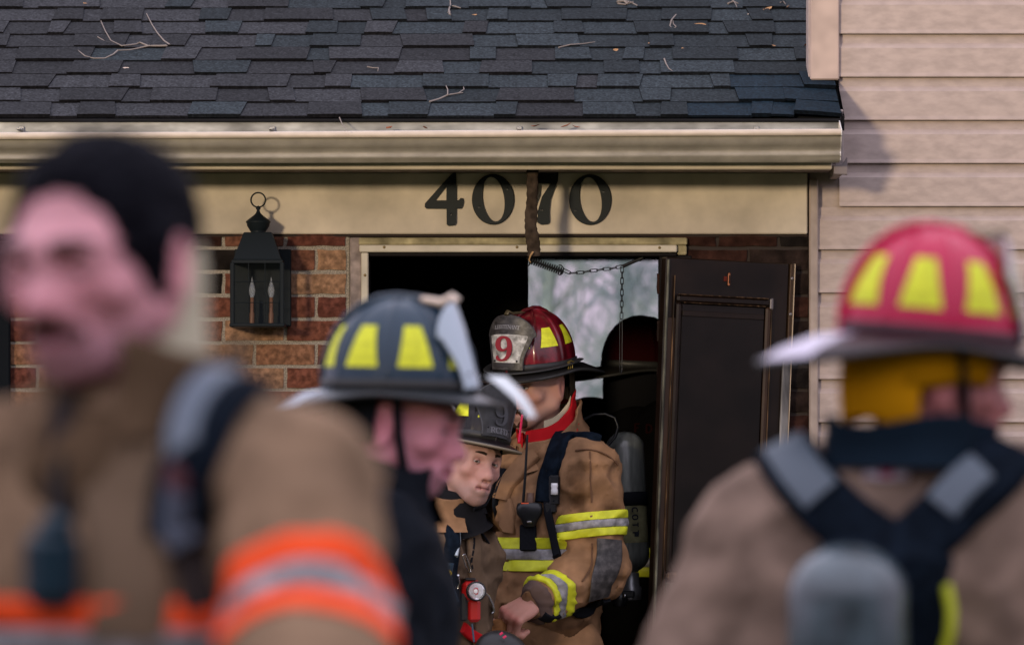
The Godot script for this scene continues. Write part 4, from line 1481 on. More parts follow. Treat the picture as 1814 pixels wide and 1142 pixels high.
# J: joints by name. Returns {root, jacket (blob), head (transform)}
func person(label: String, J: Dictionary, o: Dictionary) -> Dictionary:
	var feet: Vector3 = (J.la + J.ra) * 0.5
	var floor_y: float = o.get("floor", 0.0)
	var root := thing("person", label, "person", Vector3(feet.x, floor_y, feet.z), "firefighters at the house")
	var hb: Basis = J.hb
	var sc: float = o.get("head_scale", 1.0)
	var hx := Transform3D(hb * Basis.from_scale(o.get("head_shape", Vector3.ONE) * sc), J.head)
	# --- body: one mesh with head and hands
	var bw: float = minf(1.0, o.get("bulk", 1.0)) * 0.82
	var b := Blob.new()
	b.k = 60.0
	var neck0: Vector3 = hx * Vector3(0, -0.12, -0.03)
	var chest: Vector3 = J.neck.lerp(J.hip, 0.35)
	b.cap(neck0, J.neck + Vector3(0, -0.03, 0), 0.055 * sc, 0.06)
	b.cap(J.ls, J.rs, 0.055 * bw)
	b.cap(chest, J.hip, 0.098 * bw, 0.10 * bw)
	b.cap(J.ls.lerp(J.rs, 0.2).lerp(chest, 0.5), J.ls.lerp(J.rs, 0.8).lerp(chest, 0.5), 0.080 * bw)
	for q in [["ls", "le", "lw"], ["rs", "re", "rw"]]:
		b.cap(J[q[0]], J[q[1]], 0.048 * bw, 0.04 * bw)
		b.cap(J[q[1]], J[q[2]], 0.04 * bw, 0.027)
	for q in [["lh", "lk", "la"], ["rh", "rk", "ra"]]:
		b.cap(J[q[0]], J[q[1]], 0.08, 0.055)
		b.cap(J[q[1]], J[q[2]], 0.052, 0.038)
	var flesh := Color(0.5, 0.28, 0.22)
	var g := b.build(0.026, func(_p): return flesh)
	g.add(head_geo, hx)
	for s in ["l", "r"]:
		var hand_basis: Basis = J.get(s + "hb", Basis.IDENTITY)
		if not J.has(s + "hb"):
			var d: Vector3 = (J[s + "w"] - J[s + "e"]).normalized()
			hand_basis = look(d)
		var mir := Basis.from_scale(Vector3(1 if s == "r" else -1, 1, 1))
		g.add(fist_geo if J.get(s + "fist", false) else open_geo, Transform3D(hand_basis * mir * Basis.from_scale(Vector3.ONE * o.get("hand", 1.0)), J[s + "w"] + hand_basis.z * o.get("hand_out", 0.0)))
	var tint: Color = o.get("skin", Color(1, 1, 1))
	part(root, "body", g.mesh(), mat("skin_" + str(tint), tint, 0.5, {"vc": true, "sss": 0.05, "spec": 0.38, "bump": imgs["fine"], "depth": 0.02, "scale": Vector3.ONE * 14.0}))
	# --- eyes
	for s in [-1.0, 1.0]:
		var c := Vector3(s * 0.0325, -0.002, 0.0765)
		var gaze: Vector3 = o.get("gaze", Vector3(0, 0, 1))
		var e := Sh.new()
		e.ball(hx * c, Vector3.ONE * 0.0118 * sc, 20, 12)
		var ey := part(root, "eye", e.done(), mat("eye_white", Color(0.40, 0.36, 0.34), 0.12, {"spec": 0.6}))
		e = Sh.new()
		var gb := look(hx.basis * gaze)
		var ic: Vector3 = hx * c + gb.z * 0.0078 * sc
		e.ball(ic, Vector3(0.0062, 0.0062, 0.0046) * sc, 16, 10, gb)
		part(ey, "iris", e.done(), mat("iris", Color(0.035, 0.028, 0.02), 0.08))
		e = Sh.new()
		var br := PackedVector3Array()
		for i in 6:
			var u := i / 5.0
			br.append(hx * Vector3(s * lerpf(0.014, 0.054, u), 0.0195 + 0.006 * sin(u * 2.4) - 0.005 * u, lerpf(0.0995, 0.0735, u * u * 0.6 + u * 0.4)))
		e.tube(br, o.get("brow", 0.0062) * sc, o.get("brow", 0.0062) * 0.42 * sc, 7, 0.75)
		part(root, "eyebrow", e.done(), mat("brow_hair", Color(0.03, 0.02, 0.014), 0.8))
	# --- trousers and boots
	var tb := Blob.new()
	tb.k = 40.0
	tb.cap(J.hip, J.hip + Vector3(0, -0.05, 0), 0.15)
	for q in [["lh", "lk", "la"], ["rh", "rk", "ra"]]:
		tb.cap(J[q[0]], J[q[1]], 0.115, 0.095)
		tb.cap(J[q[1]], J[q[2]] + Vector3(0, 0.06, 0), 0.095, 0.085)
	tb.fold(o.get("seed", 1) + 50, 5.0, 0.010, 14.0, 0.003)
	part(root, "trousers", tb.build(0.024, plain_paint).mesh(), o.cloth)
	for q in ["la", "ra"]:
		var s2 := Sh.new()
		var a: Vector3 = J[q]
		var fw: Vector3 = J.get("toes", Vector3(0, 0, 1))
		s2.tube(PackedVector3Array([a + Vector3(0, 0.10, 0) - fw * 0.02, Vector3(a.x, floor_y + 0.09, a.z) - fw * 0.02, Vector3(a.x, floor_y + 0.055, a.z) + fw * 0.06, Vector3(a.x, floor_y + 0.045, a.z) + fw * 0.19]), 0.062, 0.045, 12)
		part(root, "boot", s2.done(), mat("boot_rubber", Color(0.012, 0.012, 0.012), 0.5))
	# --- jacket
	var jb := Blob.new()
	jb.k = o.get("k", 42.0)
	var R: float = o.get("bulk", 1.0)
	var AR: float = o.get("arm_r", 1.0)
	var side: Vector3 = (J.ls - J.rs).normalized()
	var w: float = J.ls.distance_to(J.rs)
	for t in [-0.30, -0.1, 0.1, 0.30]:
		var off: Vector3 = side * w * t * o.get("trunk_w", 1.0)
		jb.cap(J.neck + Vector3(0, -0.10, 0) + off, chest + off * 0.95, 0.105 * R, 0.125 * R)
		jb.cap(chest + off * 0.95, J.hip + off * 0.85 + Vector3(0, -0.12, 0), 0.125 * R, 0.135 * R)
	jb.cap(J.ls + side * -0.03, J.neck + Vector3(0, -0.02, 0), 0.078 * R, 0.062 * R)
	jb.cap(J.rs + side * 0.03, J.neck + Vector3(0, -0.02, 0), 0.078 * R, 0.062 * R)
	for q in [["ls", "le", "lw"], ["rs", "re", "rw"]]:
		var e1: Vector3 = J[q[1]]
		jb.cap(J[q[0]], e1, 0.092 * R * AR, 0.080 * R * AR)
		var wr: Vector3 = J[q[2]] - (J[q[2]] - e1).normalized() * o.get("cuff", 0.025)
		jb.cap(e1, wr, 0.080 * R * AR, o.get("wrist_r", 0.060) * R)
	jb.fold(o.get("seed", 1), o.get("fold", 5.5), o.get("fold_amp", 0.011), 16.0, 0.0035)
	# trunk only: bands round the chest run under the arms
	var trunk := Blob.new()
	trunk.k = jb.k
	for i in 8:
		trunk.cap(jb.A[i], jb.B[i], jb.ra[i], jb.rb[i])
	trunk.noise = jb.noise
	trunk.amp = jb.amp
	trunk.noise2 = jb.noise2
	trunk.amp2 = jb.amp2
	var jk := part(root, "jacket", jb.build(o.get("cell", 0.016), o.get("paint", plain_paint)).mesh(), o.cloth)
	var armL := Blob.new()
	armL.k = jb.k
	armL.cap(J.ls, J.le, 0.092 * R * AR, 0.080 * R * AR)
	armL.cap(J.le, J.lw - (J.lw - J.le).normalized() * o.get("cuff", 0.025), 0.080 * R, o.get("wrist_r", 0.060) * R)
	var armR := Blob.new()
	armR.k = jb.k
	armR.cap(J.rs, J.re, 0.092 * R * AR, 0.080 * R * AR)
	armR.cap(J.re, J.rw - (J.rw - J.re).normalized() * o.get("cuff", 0.025), 0.080 * R, o.get("wrist_r", 0.060) * R)
	for a2 in [armL, armR]:
		a2.noise = jb.noise
		a2.amp = jb.amp
		a2.noise2 = jb.noise2
		a2.amp2 = jb.amp2
	return {"root": root, "jacket": jk, "blob": jb, "trunk": trunk, "arm_l": armL, "arm_r": armR, "hx": hx, "side": side, "chest": chest}

# a bright stripe with a silver middle round a blob
func stripes(P: Dictionary, bl: Blob, a: Vector3, b: Vector3, u: float, w: float, edge: Material, tilt := Vector3.ZERO):
	var silver := mat("silver_tape", Color(0.46, 0.45, 0.47), 0.42, {"tex": imgs["blotch"], "scale": Vector3.ONE * 7.0})
	var t := w / 3.0
	var whole: Blob = P.blob
	var most := 1.07 if bl == P.trunk else 1.22
	part(P.root, "bright_stripe", band(bl, a, b, u, u + t, 0.0045, 48, tilt, whole, most), edge)
	part(P.root, "silver_stripe", band(bl, a, b, u + t + 0.0006, u + 2.0 * t - 0.0006, 0.0052, 48, tilt, whole, most), silver)
	part(P.root, "bright_stripe", band(bl, a, b, u + 2.0 * t, u + w, 0.0045, 48, tilt, whole, most), edge)

func collar(P: Dictionary, called: String, J: Dictionary, m: Material, r: float, h: float, drop: float, lean: Vector3, open_dir: Vector3, gap := 0.5, tilt := 0.0) -> MeshInstance3D:
	# upright collar, open towards open_dir
	var c: Vector3 = J.neck + Vector3(0, -drop, 0)
	var fwd := Vector3(open_dir.x, 0, open_dir.z).normalized()
	var rt := Vector3.UP.cross(fwd)
	var rows := []
	var lev := [[0.0, 1.25, 0.0], [0.3, 1.06, 0.0], [0.7, 1.0, 0.0], [0.95, 1.03, 0.0], [1.0, 1.0, 0.008], [0.9, 0.94, 0.012], [0.4, 0.93, 0.014]]
	for l in lev:
		var row := PackedVector3Array()
		for i in 33:
			var a := lerpf(gap, TAU - gap, i / 32.0)
			var dd := fwd * cos(a) + rt * sin(a)
			var wob := 1.0 + 0.05 * sin(a * 5.0) + 0.03 * sin(a * 11.0 + 1.0)
			row.append(c + Vector3(0, h * l[0] * (1.0 + 0.12 * sin(a * 3.0 + 1.0)) - tilt * cos(a), 0) + dd * r * l[1] * wob + lean * l[0])
		rows.append(row)
	var s := Sh.new()
	s.grid(rows)
	return part(P.root, called, s.done(), m)

# ------------------------------------------------------------------ helmets
# head-local axes: y up, z to the front; the shell stands on y = 0
func helmet(label: String, xf: Transform3D, o: Dictionary) -> Node3D:
	var base: Vector3 = xf * Vector3(0, -0.02, 0)
	var t := thing("fire_helmet", label, "helmet", base, "firefighters' helmets")
	var shell: Material = o.shell
	var RX := 0.102
	var RZ := 0.126
	var H := 0.158
	var dome := func(ph: float, u: float, grow_: float) -> Vector3:   # ph from the front, u 0 base .. 1 crown
		var prof := pow(maxf(0.0, 1.0 - pow(u, 2.35)), 0.5)
		var y := H * u
		var rid := 0.0
		var a := fposmod(ph + PI / 8.0, PI / 4.0) - PI / 8.0       # a ridge every eighth of a turn
		rid = 0.0042 * exp(-pow(a * (0.25 + prof) / 0.045, 2.0)) * smoothstep(0.02, 0.2, u)
		var r := prof + (rid + grow_) / 0.12
		return Vector3(sin(ph) * RX * r, y + grow_ * u + rid * u, cos(ph) * RZ * r)
	var rows := []
	for j in 29:
		var u := sin(j / 28.0 * PI / 2.0)
		var row := PackedVector3Array()
		for i in 128:
			row.append(xf * dome.call(TAU * i / 128.0, u, 0.0))
		rows.append(row)
	var s := Sh.new()
	s.grid(rows, true)
	part(t, "shell", s.done(), shell)
	# crest ridge over the top from front to back
	var cp := PackedVector3Array()
	for i in 15:
		var u := i / 14.0
		var ph := 0.0 if u < 0.5 else PI
		var uu := sin((u if u < 0.5 else 1.0 - u) * 2.0 * PI / 2.0)
		cp.append(xf * dome.call(ph, uu, 0.002))
	s = Sh.new()
	s.tube(cp, 0.006, -1, 8)
	part(t, "crest", s.done(), shell)
	# brim: short in front, long behind
	var wide := func(ph: float) -> float:
		var c := cos(ph)
		return 0.034 + 0.018 * maxf(0.0, c) ** 2 + 0.078 * maxf(0.0, -c) ** 2.2
	var drop := func(ph: float, e: float) -> float:
		var c := cos(ph)
		return -0.010 * e - 0.040 * maxf(0.0, -c) ** 2 * e * e - 0.012 * maxf(0.0, c) * e + 0.004 * e * sin(ph) ** 2
	rows = []
	for l in [[0.0, 0.004, 0.97], [0.35, 0.004, 1.0], [0.75, 0.004, 1.0], [0.97, 0.003, 1.0], [1.0, -0.0005, 1.0], [0.97, -0.004, 1.0], [0.6, -0.004, 1.0], [0.0, -0.004, 0.93]]:
		var row := PackedVector3Array()
		for i in 72:
			var ph := TAU * i / 72.0
			var b0 := Vector3(sin(ph) * RX * l[2], 0, cos(ph) * RZ * l[2])
			var out := Vector3(sin(ph), 0, cos(ph) * 1.05).normalized()
			row.append(xf * (b0 + out * wide.call(ph) * l[0] + Vector3(0, l[1] + drop.call(ph, l[0]), 0)))
		rows.append(row)
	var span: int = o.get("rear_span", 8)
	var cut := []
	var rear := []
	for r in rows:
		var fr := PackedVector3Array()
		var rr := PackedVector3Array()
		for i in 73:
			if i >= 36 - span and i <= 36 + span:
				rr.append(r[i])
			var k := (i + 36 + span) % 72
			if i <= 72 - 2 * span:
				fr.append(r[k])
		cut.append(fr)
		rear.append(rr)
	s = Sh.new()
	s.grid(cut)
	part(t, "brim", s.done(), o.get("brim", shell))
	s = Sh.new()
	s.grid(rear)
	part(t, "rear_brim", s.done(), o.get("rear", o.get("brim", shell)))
	var rim := PackedVector3Array()
	for i in 72:
		var ph := TAU * i / 72.0
		var out := Vector3(sin(ph), 0, cos(ph) * 1.05).normalized()
		rim.append(xf * (Vector3(sin(ph) * RX, 0, cos(ph) * RZ) + out * wide.call(ph) + Vector3(0, drop.call(ph, 1.0), 0)))
	s = Sh.new()
	s.tube(rim, o.get("rim_r", 0.0048), -1, 8, 1.0, Vector3.ZERO, true)
	part(t, "brim_edge", s.done(), o.get("edge", mat("edge_rubber", Color(0.02, 0.02, 0.02), 0.5)))
	# band round the foot of the shell
	rows = []
	for l in [[0.0, 0.003], [0.0, 0.006], [0.12, 0.0055], [0.135, 0.001]]:
		var row := PackedVector3Array()
		for i in 64:
			row.append(xf * dome.call(TAU * i / 64.0, l[0], l[1]))
		rows.append(row)
	s = Sh.new()
	s.grid(rows, true)
	part(t, "foot_band", s.done(), o.get("band", mat("edge_rubber", Color(0.02, 0.02, 0.02), 0.5)))
	# reflective patches between the ridges
	for k in (8 if o.get("patches", true) else 0):
		var pc := PI / 8.0 + k * PI / 4.0
		rows = []
		for j in 5:
			var v := j / 4.0
			var u := lerpf(o.get("patch_lo", 0.36), o.get("patch_hi", 0.66), v)
			var hw := lerpf(0.255, 0.15, v)
			var row := PackedVector3Array()
			for i in 9:
				row.append(xf * dome.call(pc + (i / 4.0 - 1.0) * hw, u, 0.0016))
			rows.append(row)
		s = Sh.new()
		s.grid(rows)
		part(t, "reflective_patch", s.done(), mat("lime_patch", Color(0.92, 0.96, 0.03), 0.5, {"tex": imgs["soft"], "scale": Vector3.ONE * 14.0}))
	# front shield
	var sx: Transform3D = xf * Transform3D(Basis.from_euler(Vector3(o.get("lean", -0.10), 0, 0)), Vector3(0, 0.010, RZ + 0.012))
	var SH := 0.150
	var half := func(v: float) -> float:
		if v < 0.62:
			return lerpf(0.052, 0.073, smoothstep(0.0, 0.62, v)) - 0.005 * sin(v / 0.62 * PI)
		return 0.073 * sqrt(maxf(0.0, 1.0 - pow((v - 0.62) / 0.38, 1.55))) + 0.006
	var face := func(u: float, v: float, z: float) -> Vector3:
		var x: float = half.call(v) * u
		return sx * Vector3(x, v * SH, z - x * x * 5.2 - 0.012 * v * v)
	rows = []
	var back := []
	for j in 25:
		var v := j / 24.0
		var row := PackedVector3Array()
		var rb := PackedVector3Array()
		for i in 19:
			var u := i / 9.0 - 1.0
			row.append(face.call(u, v, 0.003))
			rb.append(face.call(u, v, -0.001))
		rows.append(row)
		back.append(rb)
	s = Sh.new()
	s.grid(rows)
	for j in 24:
		s.quad(rows[j][0], back[j][0], back[j + 1][0], rows[j + 1][0])
		s.quad(rows[j][18], rows[j + 1][18], back[j + 1][18], back[j][18])
	s.grid(back, false, 1)
	var shield := part(t, "front_shield", s.done(), o.shield)
	var edge_pts := PackedVector3Array()
	for j in 25:
		edge_pts.append(face.call(-1.0, j / 24.0, 0.001))
	for j in 25:
		edge_pts.append(face.call(1.0, 1.0 - j / 24.0, 0.001))
	s = Sh.new()
	s.tube(edge_pts, 0.0028, -1, 6, 1.0, Vector3.ZERO, true)
	part(shield, "stitched_rim", s.done(), o.shield_rim)
	if o.has("centre"):
		rows = []
		for j in 13:
			var v := lerpf(0.13, 0.60, j / 12.0)
			var row := PackedVector3Array()
			for i in 15:
				var u := (i / 7.0 - 1.0) * 0.86
				row.append(face.call(u, v + 0.05 * (1.0 - u * u) * smoothstep(0.5, 1.0, j / 12.0), 0.0036))
			rows.append(row)
		s = Sh.new()
		s.grid(rows)
		part(shield, "painted_centre", s.done(), o.centre)
	for pb in o.get("panels", []):
		rows = []
		for j in 4:
			var v := lerpf(pb[0], pb[1], j / 3.0)
			var row := PackedVector3Array()
			for i in 13:
				var u = (i / 6.0 - 1.0) * pb[2]
				row.append(face.call(u, v + pb[3] * (1.0 - u * u), 0.0044))
			rows.append(row)
		s = Sh.new()
		s.grid(rows)
		part(shield, "text_panel", s.done(), o.panel)
	for tx in o.get("text", []):
		# each letter follows the bend of the shield
		var str_: String = tx[0]
		for i in str_.length():
			var tm := TextMesh.new()
			var f := SystemFont.new()
			f.font_names = PackedStringArray(["Droid Serif"])
			f.font_weight = 700
			tm.font = f
			tm.text = str_[i]
			tm.font_size = 64
			tm.pixel_size = tx[1] / 64.0
			tm.depth = 0.0022
			tm.curve_step = 1.0
			var u: float = tx[4] + (i - (str_.length() - 1) / 2.0) * tx[2]
			var v: float = tx[3] + tx[5] * (1.0 - u * u)
			var p: Vector3 = face.call(u, v, 0.0052)
			var p2: Vector3 = face.call(u + 0.02, v + tx[5] * (u * u - (u + 0.02) * (u + 0.02)), 0.0052)
			var p3: Vector3 = face.call(u, v + 0.02, 0.0052)
			var ex := (p2 - p).normalized()
			var ez := ex.cross(p3 - p).normalized()
			copy_at(shield, "letter", tm, tx[6], Transform3D(Basis(ex * tx[7], ez.cross(ex), ez), p))
	for rv in [[-0.72, 0.16], [0.72, 0.16]]:
		s = Sh.new()
		var p: Vector3 = face.call(rv[0], rv[1], 0.004)
		s.ball(p, Vector3.ONE * 0.0032, 8, 6)
		part(shield, "rivet", s.done(), mat("dark_rivet", Color(0.02, 0.02, 0.025), 0.3, {"metal": 0.6}))
	# holder that grips the top of the shield
	s = Sh.new()
	var top: Vector3 = sx.affine_inverse() * (xf * dome.call(0.0, 0.97, 0.0))
	var hr: float = o.get("holder_r", 0.008)
	s.tube(PackedVector3Array([sx * Vector3(0, SH * 1.0, -0.006), sx * Vector3(0, SH * 1.06, -0.012), sx * Vector3(0, SH * 1.02, -0.032), sx * top.lerp(Vector3(0, SH * 1.0, -0.02), 0.3), sx * top]), hr, hr * 0.75, 8, 0.7)
	part(t, "shield_holder", s.done(), o.get("holder", mat("dull_brass", Color(0.16, 0.13, 0.07), 0.4, {"metal": 0.7})))
	return t

func ear_flap(P: Dictionary, m: Material, hx: Transform3D, called := "ear_flap", lo := -0.085, from := 0.9, to := 5.38):
	var rows := []
	for l in [[0.035, 1.07], [0.0, 1.10], [-0.04, 1.10], [lo, 1.04], [lo - 0.004, 0.98], [-0.03, 1.0]]:
		var row := PackedVector3Array()
		for i in 30:
			var ph := lerpf(from, to, i / 29.0)
			row.append(hx * Vector3(sin(ph) * 0.089 * l[1], l[0] + 0.006 * sin(ph * 4.0), cos(ph) * 0.109 * l[1] - 0.012))
		rows.append(row)
	var s := Sh.new()
	s.grid(rows)
	return part(P.root if P.has("root") else P.node, called, s.done(), m)

func chin_strap(t: Node3D, hx: Transform3D, m: Material, side := 1.0, r := 0.007):
	var s := Sh.new()
	s.tube(PackedVector3Array([hx * Vector3(side * 0.096, 0.045, 0.005), hx * Vector3(side * 0.090, -0.02, 0.018), hx * Vector3(side * 0.076, -0.07, 0.032), hx * Vector3(side * 0.045, -0.112, 0.052), hx * Vector3(0, -0.128, 0.062)]), r, -1, 8, 0.4)
	part(t, "chin_strap", s.done(), m)

# ------------------------------------------------------------------ air packs and small gear
func air_pack(label: String, P: Dictionary, top: Vector3, down: Vector3, r: float, L: float, body: Material) -> Node3D:
	var ax := down.normalized()
	var t := thing("air_pack", label, "air pack", top + ax * L, "air packs on the firefighters' backs")
	var x := ax.cross(Vector3.BACK).normalized()
	var xf := Transform3D(Basis(x, -ax, x.cross(-ax)), top)
	var s := Sh.new()
	var prof := []
	for i in 9:
		var a := PI / 2.0 * i / 8.0
		prof.append([sin(a) * r, -r * 0.85 * (1.0 - cos(a))])
	for i in 5:
		prof.append([r * (1.0 - 0.004 * (i % 2)), -r * 0.85 - (L - 2.0 * r) * (i + 1) / 5.0])
	for i in 7:
		var a := PI / 2.0 * (i + 1) / 7.0
		prof.append([maxf(cos(a) * r, 0.022), -(L - r * 1.15) - sin(a) * r * 0.9])
	s.lathe(prof, 36, xf)
	part(t, "cylinder", s.done(), body)
	s = Sh.new()
	s.lathe([[0.0, 0.004], [0.024, 0.003], [0.024, -0.035], [0.03, -0.04], [0.03, -0.075], [0.0, -0.078]], 14, Transform3D(xf.basis, top + ax * (L - 0.01)))
	part(t, "valve", s.done(), mat("valve_metal", Color(0.30, 0.30, 0.31), 0.35, {"metal": 0.7}))
	s = Sh.new()
	s.lathe([[r + 0.001, 0.0], [r + 0.004, -0.002], [r + 0.004, -0.038], [r + 0.001, -0.04]], 36, Transform3D(xf.basis, top + ax * (L * 0.42)))
	part(t, "retaining_band", s.done(), mat("black_web", Color(0.012, 0.013, 0.016), 0.7))
	return t

func legs(J: Dictionary, hip: Vector3, side: Vector3, floor_y: float, toes: Vector3):
	J.hip = hip
	J.lh = hip + side * 0.10 + Vector3(0, -0.04, 0)
	J.rh = hip - side * 0.10 + Vector3(0, -0.04, 0)
	var up := (hip.y - floor_y) * 0.5
	for s in ["l", "r"]:
		var h0: Vector3 = J[s + "h"]
		J[s + "k"] = Vector3(h0.x, floor_y + up, h0.z) + toes * 0.03 + side * (0.02 if s == "l" else -0.02)
		J[s + "a"] = Vector3(h0.x, floor_y + 0.09, h0.z) + side * (0.03 if s == "l" else -0.03)
	J.toes = toes

func sooty_paint(seed_: int, dark: float) -> Callable:
	var n := FastNoiseLite.new()
	n.seed = seed_
	n.frequency = 6.0
	n.fractal_octaves = 4
	return func(p: Vector3) -> Color:
		var v := smoothstep(0.0, 0.55, n.get_noise_3dv(p)) * dark
		return Color(1, 1, 1).lerp(Color(0.22, 0.20, 0.19), v)

func on(bl: Blob, px: float, py: float, z: float) -> Vector3:      # where the line of sight meets the cloth
	var p := at(px, py, z)
	var d := (p - Vector3(0, EYE, DIST)).normalized()
	return bl.hit(p - d * 0.6, d)

func on_line(bl: Blob, list: Array, z: float) -> PackedVector3Array:
	var out := PackedVector3Array()
	for q in list:
		out.append(on(bl, q[0], q[1], z))
	return out

func build_people():
	var tan_cloth := func(key: String, c: Color) -> StandardMaterial3D:
		return mat(key, c, 0.9, {"vc": true, "tex": noise_tex("cloth", 256, 0.018, 5, 0.70, 1.08, FastNoiseLite.TYPE_SIMPLEX_SMOOTH, 91), "scale": Vector3.ONE * 2.2, "bump": imgs["weave"], "depth": 0.03, "spec": 0.15})
	var lime := mat("lime_tape", Color(0.72, 0.76, 0.025), 0.55, {"tex": imgs["soft"], "scale": Vector3.ONE * 6.0})
	var orange := mat("orange_tape", Color(1.0, 0.10, 0.025), 0.6)
	var web := mat("black_web", Color(0.009, 0.010, 0.013), 0.7, {"spec": 0.15, "bump": imgs["weave"], "depth": 0.03, "scale": Vector3.ONE * 8.0})
	var navy := mat("navy_pad", Color(0.009, 0.016, 0.028), 0.75, {"spec": 0.15, "bump": imgs["weave"], "depth": 0.03, "scale": Vector3.ONE * 8.0, "tex": imgs["blotch"]})
	var grey_tape := mat("grey_tape", Color(0.09, 0.115, 0.145), 0.45)
	var steel := mat("bright_steel", Color(0.60, 0.60, 0.62), 0.25, {"metal": 1.0})
	var black := mat("black_plastic", Color(0.010, 0.011, 0.013), 0.35)
	standing_officer(tan_cloth.call("tan_coat_c", Color(0.34, 0.19, 0.10)), lime, web, navy, steel, black)
	leaning_firefighter(tan_cloth.call("tan_coat_d", Color(0.17, 0.115, 0.075)), lime, web, navy, steel, black)
	blackened_firefighter(tan_cloth.call("shade_black_coat", Color(0.0022, 0.0022, 0.0024)), lime, web)
	profile_firefighter(tan_cloth.call("black_coat", Color(0.013, 0.016, 0.022)), web)
	bareheaded_firefighter(tan_cloth.call("tan_coat_a", Color(0.33, 0.215, 0.135)), orange, web, navy, grey_tape, black)
	rear_view_firefighter(tan_cloth.call("tan_coat_f", Color(0.31, 0.215, 0.165)), lime, web, navy, grey_tape)

# --- the officer in the doorway, red helmet, facing the camera's left
func standing_officer(cloth: Material, lime: Material, web: Material, navy: Material, steel: Material, black: Material):
	var J := {}
	J.head = at(945, 680, 0.10)
	J.hb = look(Vector3(-0.60, -0.10, 0.80), -0.03)
	J.neck = at(968, 790, 0.08)
	J.ls = at(1040, 836, 0.20)
	J.rs = at(858, 838, -0.04)
	J.le = at(1058, 1008, 0.22)
	J.re = at(835, 1020, 0.02)
	J.lw = at(938, 1072, 0.42)
	J.rw = at(850, 1100, 0.24)
	J.lhb = look(Vector3(-0.80, -0.48, 0.36), -0.55)
	J.lfist = true
	J.rfist = true
	var side: Vector3 = Vector3(0.8, 0, 0.6)
	legs(J, at(945, 1130, 0.08), side, 0.12, Vector3(-0.6, 0, 0.8))
	var P := person("firefighter standing in the doorway in tan coat, red helmet and red neck cloth", J, {"cloth": cloth, "floor": 0.12, "seed": 4, "cell": 0.0105, "k": 95.0, "bulk": 0.97, "trunk_w": 0.62, "wrist_r": 0.054, "cuff": 0.045, "hand": 1.12, "hand_out": -0.028, "paint": sooty_paint(31, 0.9), "fold_amp": 0.017, "fold": 6.0, "head_scale": 1.03, "skin": Color(1.0, 0.97, 0.95)})
	var hx: Transform3D = P.hx
	var bl: Blob = P.blob
	# moustache and short beard
	var bd := Blob.new()
	bd.k = 150.0
	for s in [-1.0, 1.0]:
		bd.cap(Vector3(s * 0.004, -0.058, 0.098), Vector3(s * 0.026, -0.072, 0.083), 0.0065, 0.006)
		bd.cap(Vector3(s * 0.026, -0.072, 0.083), Vector3(s * 0.016, -0.098, 0.072), 0.005, 0.009)
	bd.cap(Vector3(-0.014, -0.102, 0.072), Vector3(0.014, -0.102, 0.072), 0.011)
	bd.fold(3, 40.0, 0.002)
	var gb := bd.build(0.004, plain_paint)
	var moved := Geo.new()
	moved.add(gb, hx)
	part(P.root, "beard", moved.mesh(), mat("dark_beard", Color(0.045, 0.026, 0.016), 0.85))
	# cream hood bunched at the neck, red neck cloth, tan collar
	var open_ := Vector3(-0.75, 0, 0.66)
	collar(P, "hood", J, mat("cream_hood", Color(0.50, 0.43, 0.29), 0.9, {"bump": imgs["weave"], "depth": 0.03, "scale": Vector3.ONE * 8.0}), 0.074, 0.075, -0.045, Vector3(0.004, 0, -0.006), open_, 0.7, 0.062)
	collar(P, "neck_cloth", J, mat("red_cloth", Color(0.46, 0.012, 0.016), 0.85, {"bump": imgs["fine"], "depth": 0.05, "scale": Vector3.ONE * 5.0}), 0.083, 0.074, -0.028, Vector3(0.0, 0, 0.0), open_, 0.12, 0.068)
	collar(P, "coat_collar", J, cloth, 0.100, 0.080, 0.012, Vector3(0.0, 0, 0.0), open_, 0.30, 0.070)
	part(P.root, "lapel", ribbon(bl, on_line(bl, [[948, 800], [925, 830], [898, 862], [884, 884]], 0.3), 0.060, 0.010, 8, 0.004), cloth)
	# stripes on sleeve, cuff and chest
	stripes(P, P.arm_l, J.ls, J.le, 0.118, 0.070, lime)
	stripes(P, P.arm_l, J.le, J.lw, J.le.distance_to(J.lw) - 0.122, 0.082, lime)
	var cuff := band(P.arm_l, J.le, J.lw, J.le.distance_to(J.lw) - 0.030, J.le.distance_to(J.lw) + 0.002, 0.005)
	part(P.root, "cuff", cuff, mat("worn_cuff", Color(0.11, 0.075, 0.065), 0.9))
	var cb := Vector3(P.chest.x, 1.258, P.chest.z)
	stripes(P, P.trunk, cb, cb + Vector3(0, -0.3, 0), 0.0, 0.095, lime)
	# dark elbow pad
	var ep := ribbon(bl, PackedVector3Array([on(bl, 1080, 955, 0.3), on(bl, 1078, 990, 0.3), on(bl, 1066, 1030, 0.3), on(bl, 1052, 1052, 0.3)]), 0.078, 0.003, 10, 0.009)
	part(P.root, "elbow_pad", ep, mat("scuffed_pad", Color(0.075, 0.068, 0.068), 0.55, {"tex": imgs["soot"], "scale": Vector3.ONE * 7.0}))
	# seams on the sleeve
	for q in [[[1020, 800], [1045, 797], [1070, 806], [1088, 826]], [[1045, 800], [1046, 850], [1048, 890]], [[1049, 962], [1046, 1000], [1030, 1030]]]:
		part(P.root, "seam", ribbon(bl, on_line(bl, q, 0.3), 0.004, 0.0022, 10), mat("seam_thread", Color(0.12, 0.065, 0.038), 0.9))
	# storm flap and pocket on the chest
	part(P.root, "storm_flap", ribbon(bl, on_line(bl, [[890, 890], [897, 915], [901, 942]], 0.3), 0.055, 0.006, 8), cloth)
	# held glove and the trouser stripe
	var hxw: Vector3 = J.lw
	var gl := Blob.new()
	gl.k = 90.0
	gl.cap(at(886, 1112, 0.42), at(872, 1150, 0.42), 0.026, 0.038)
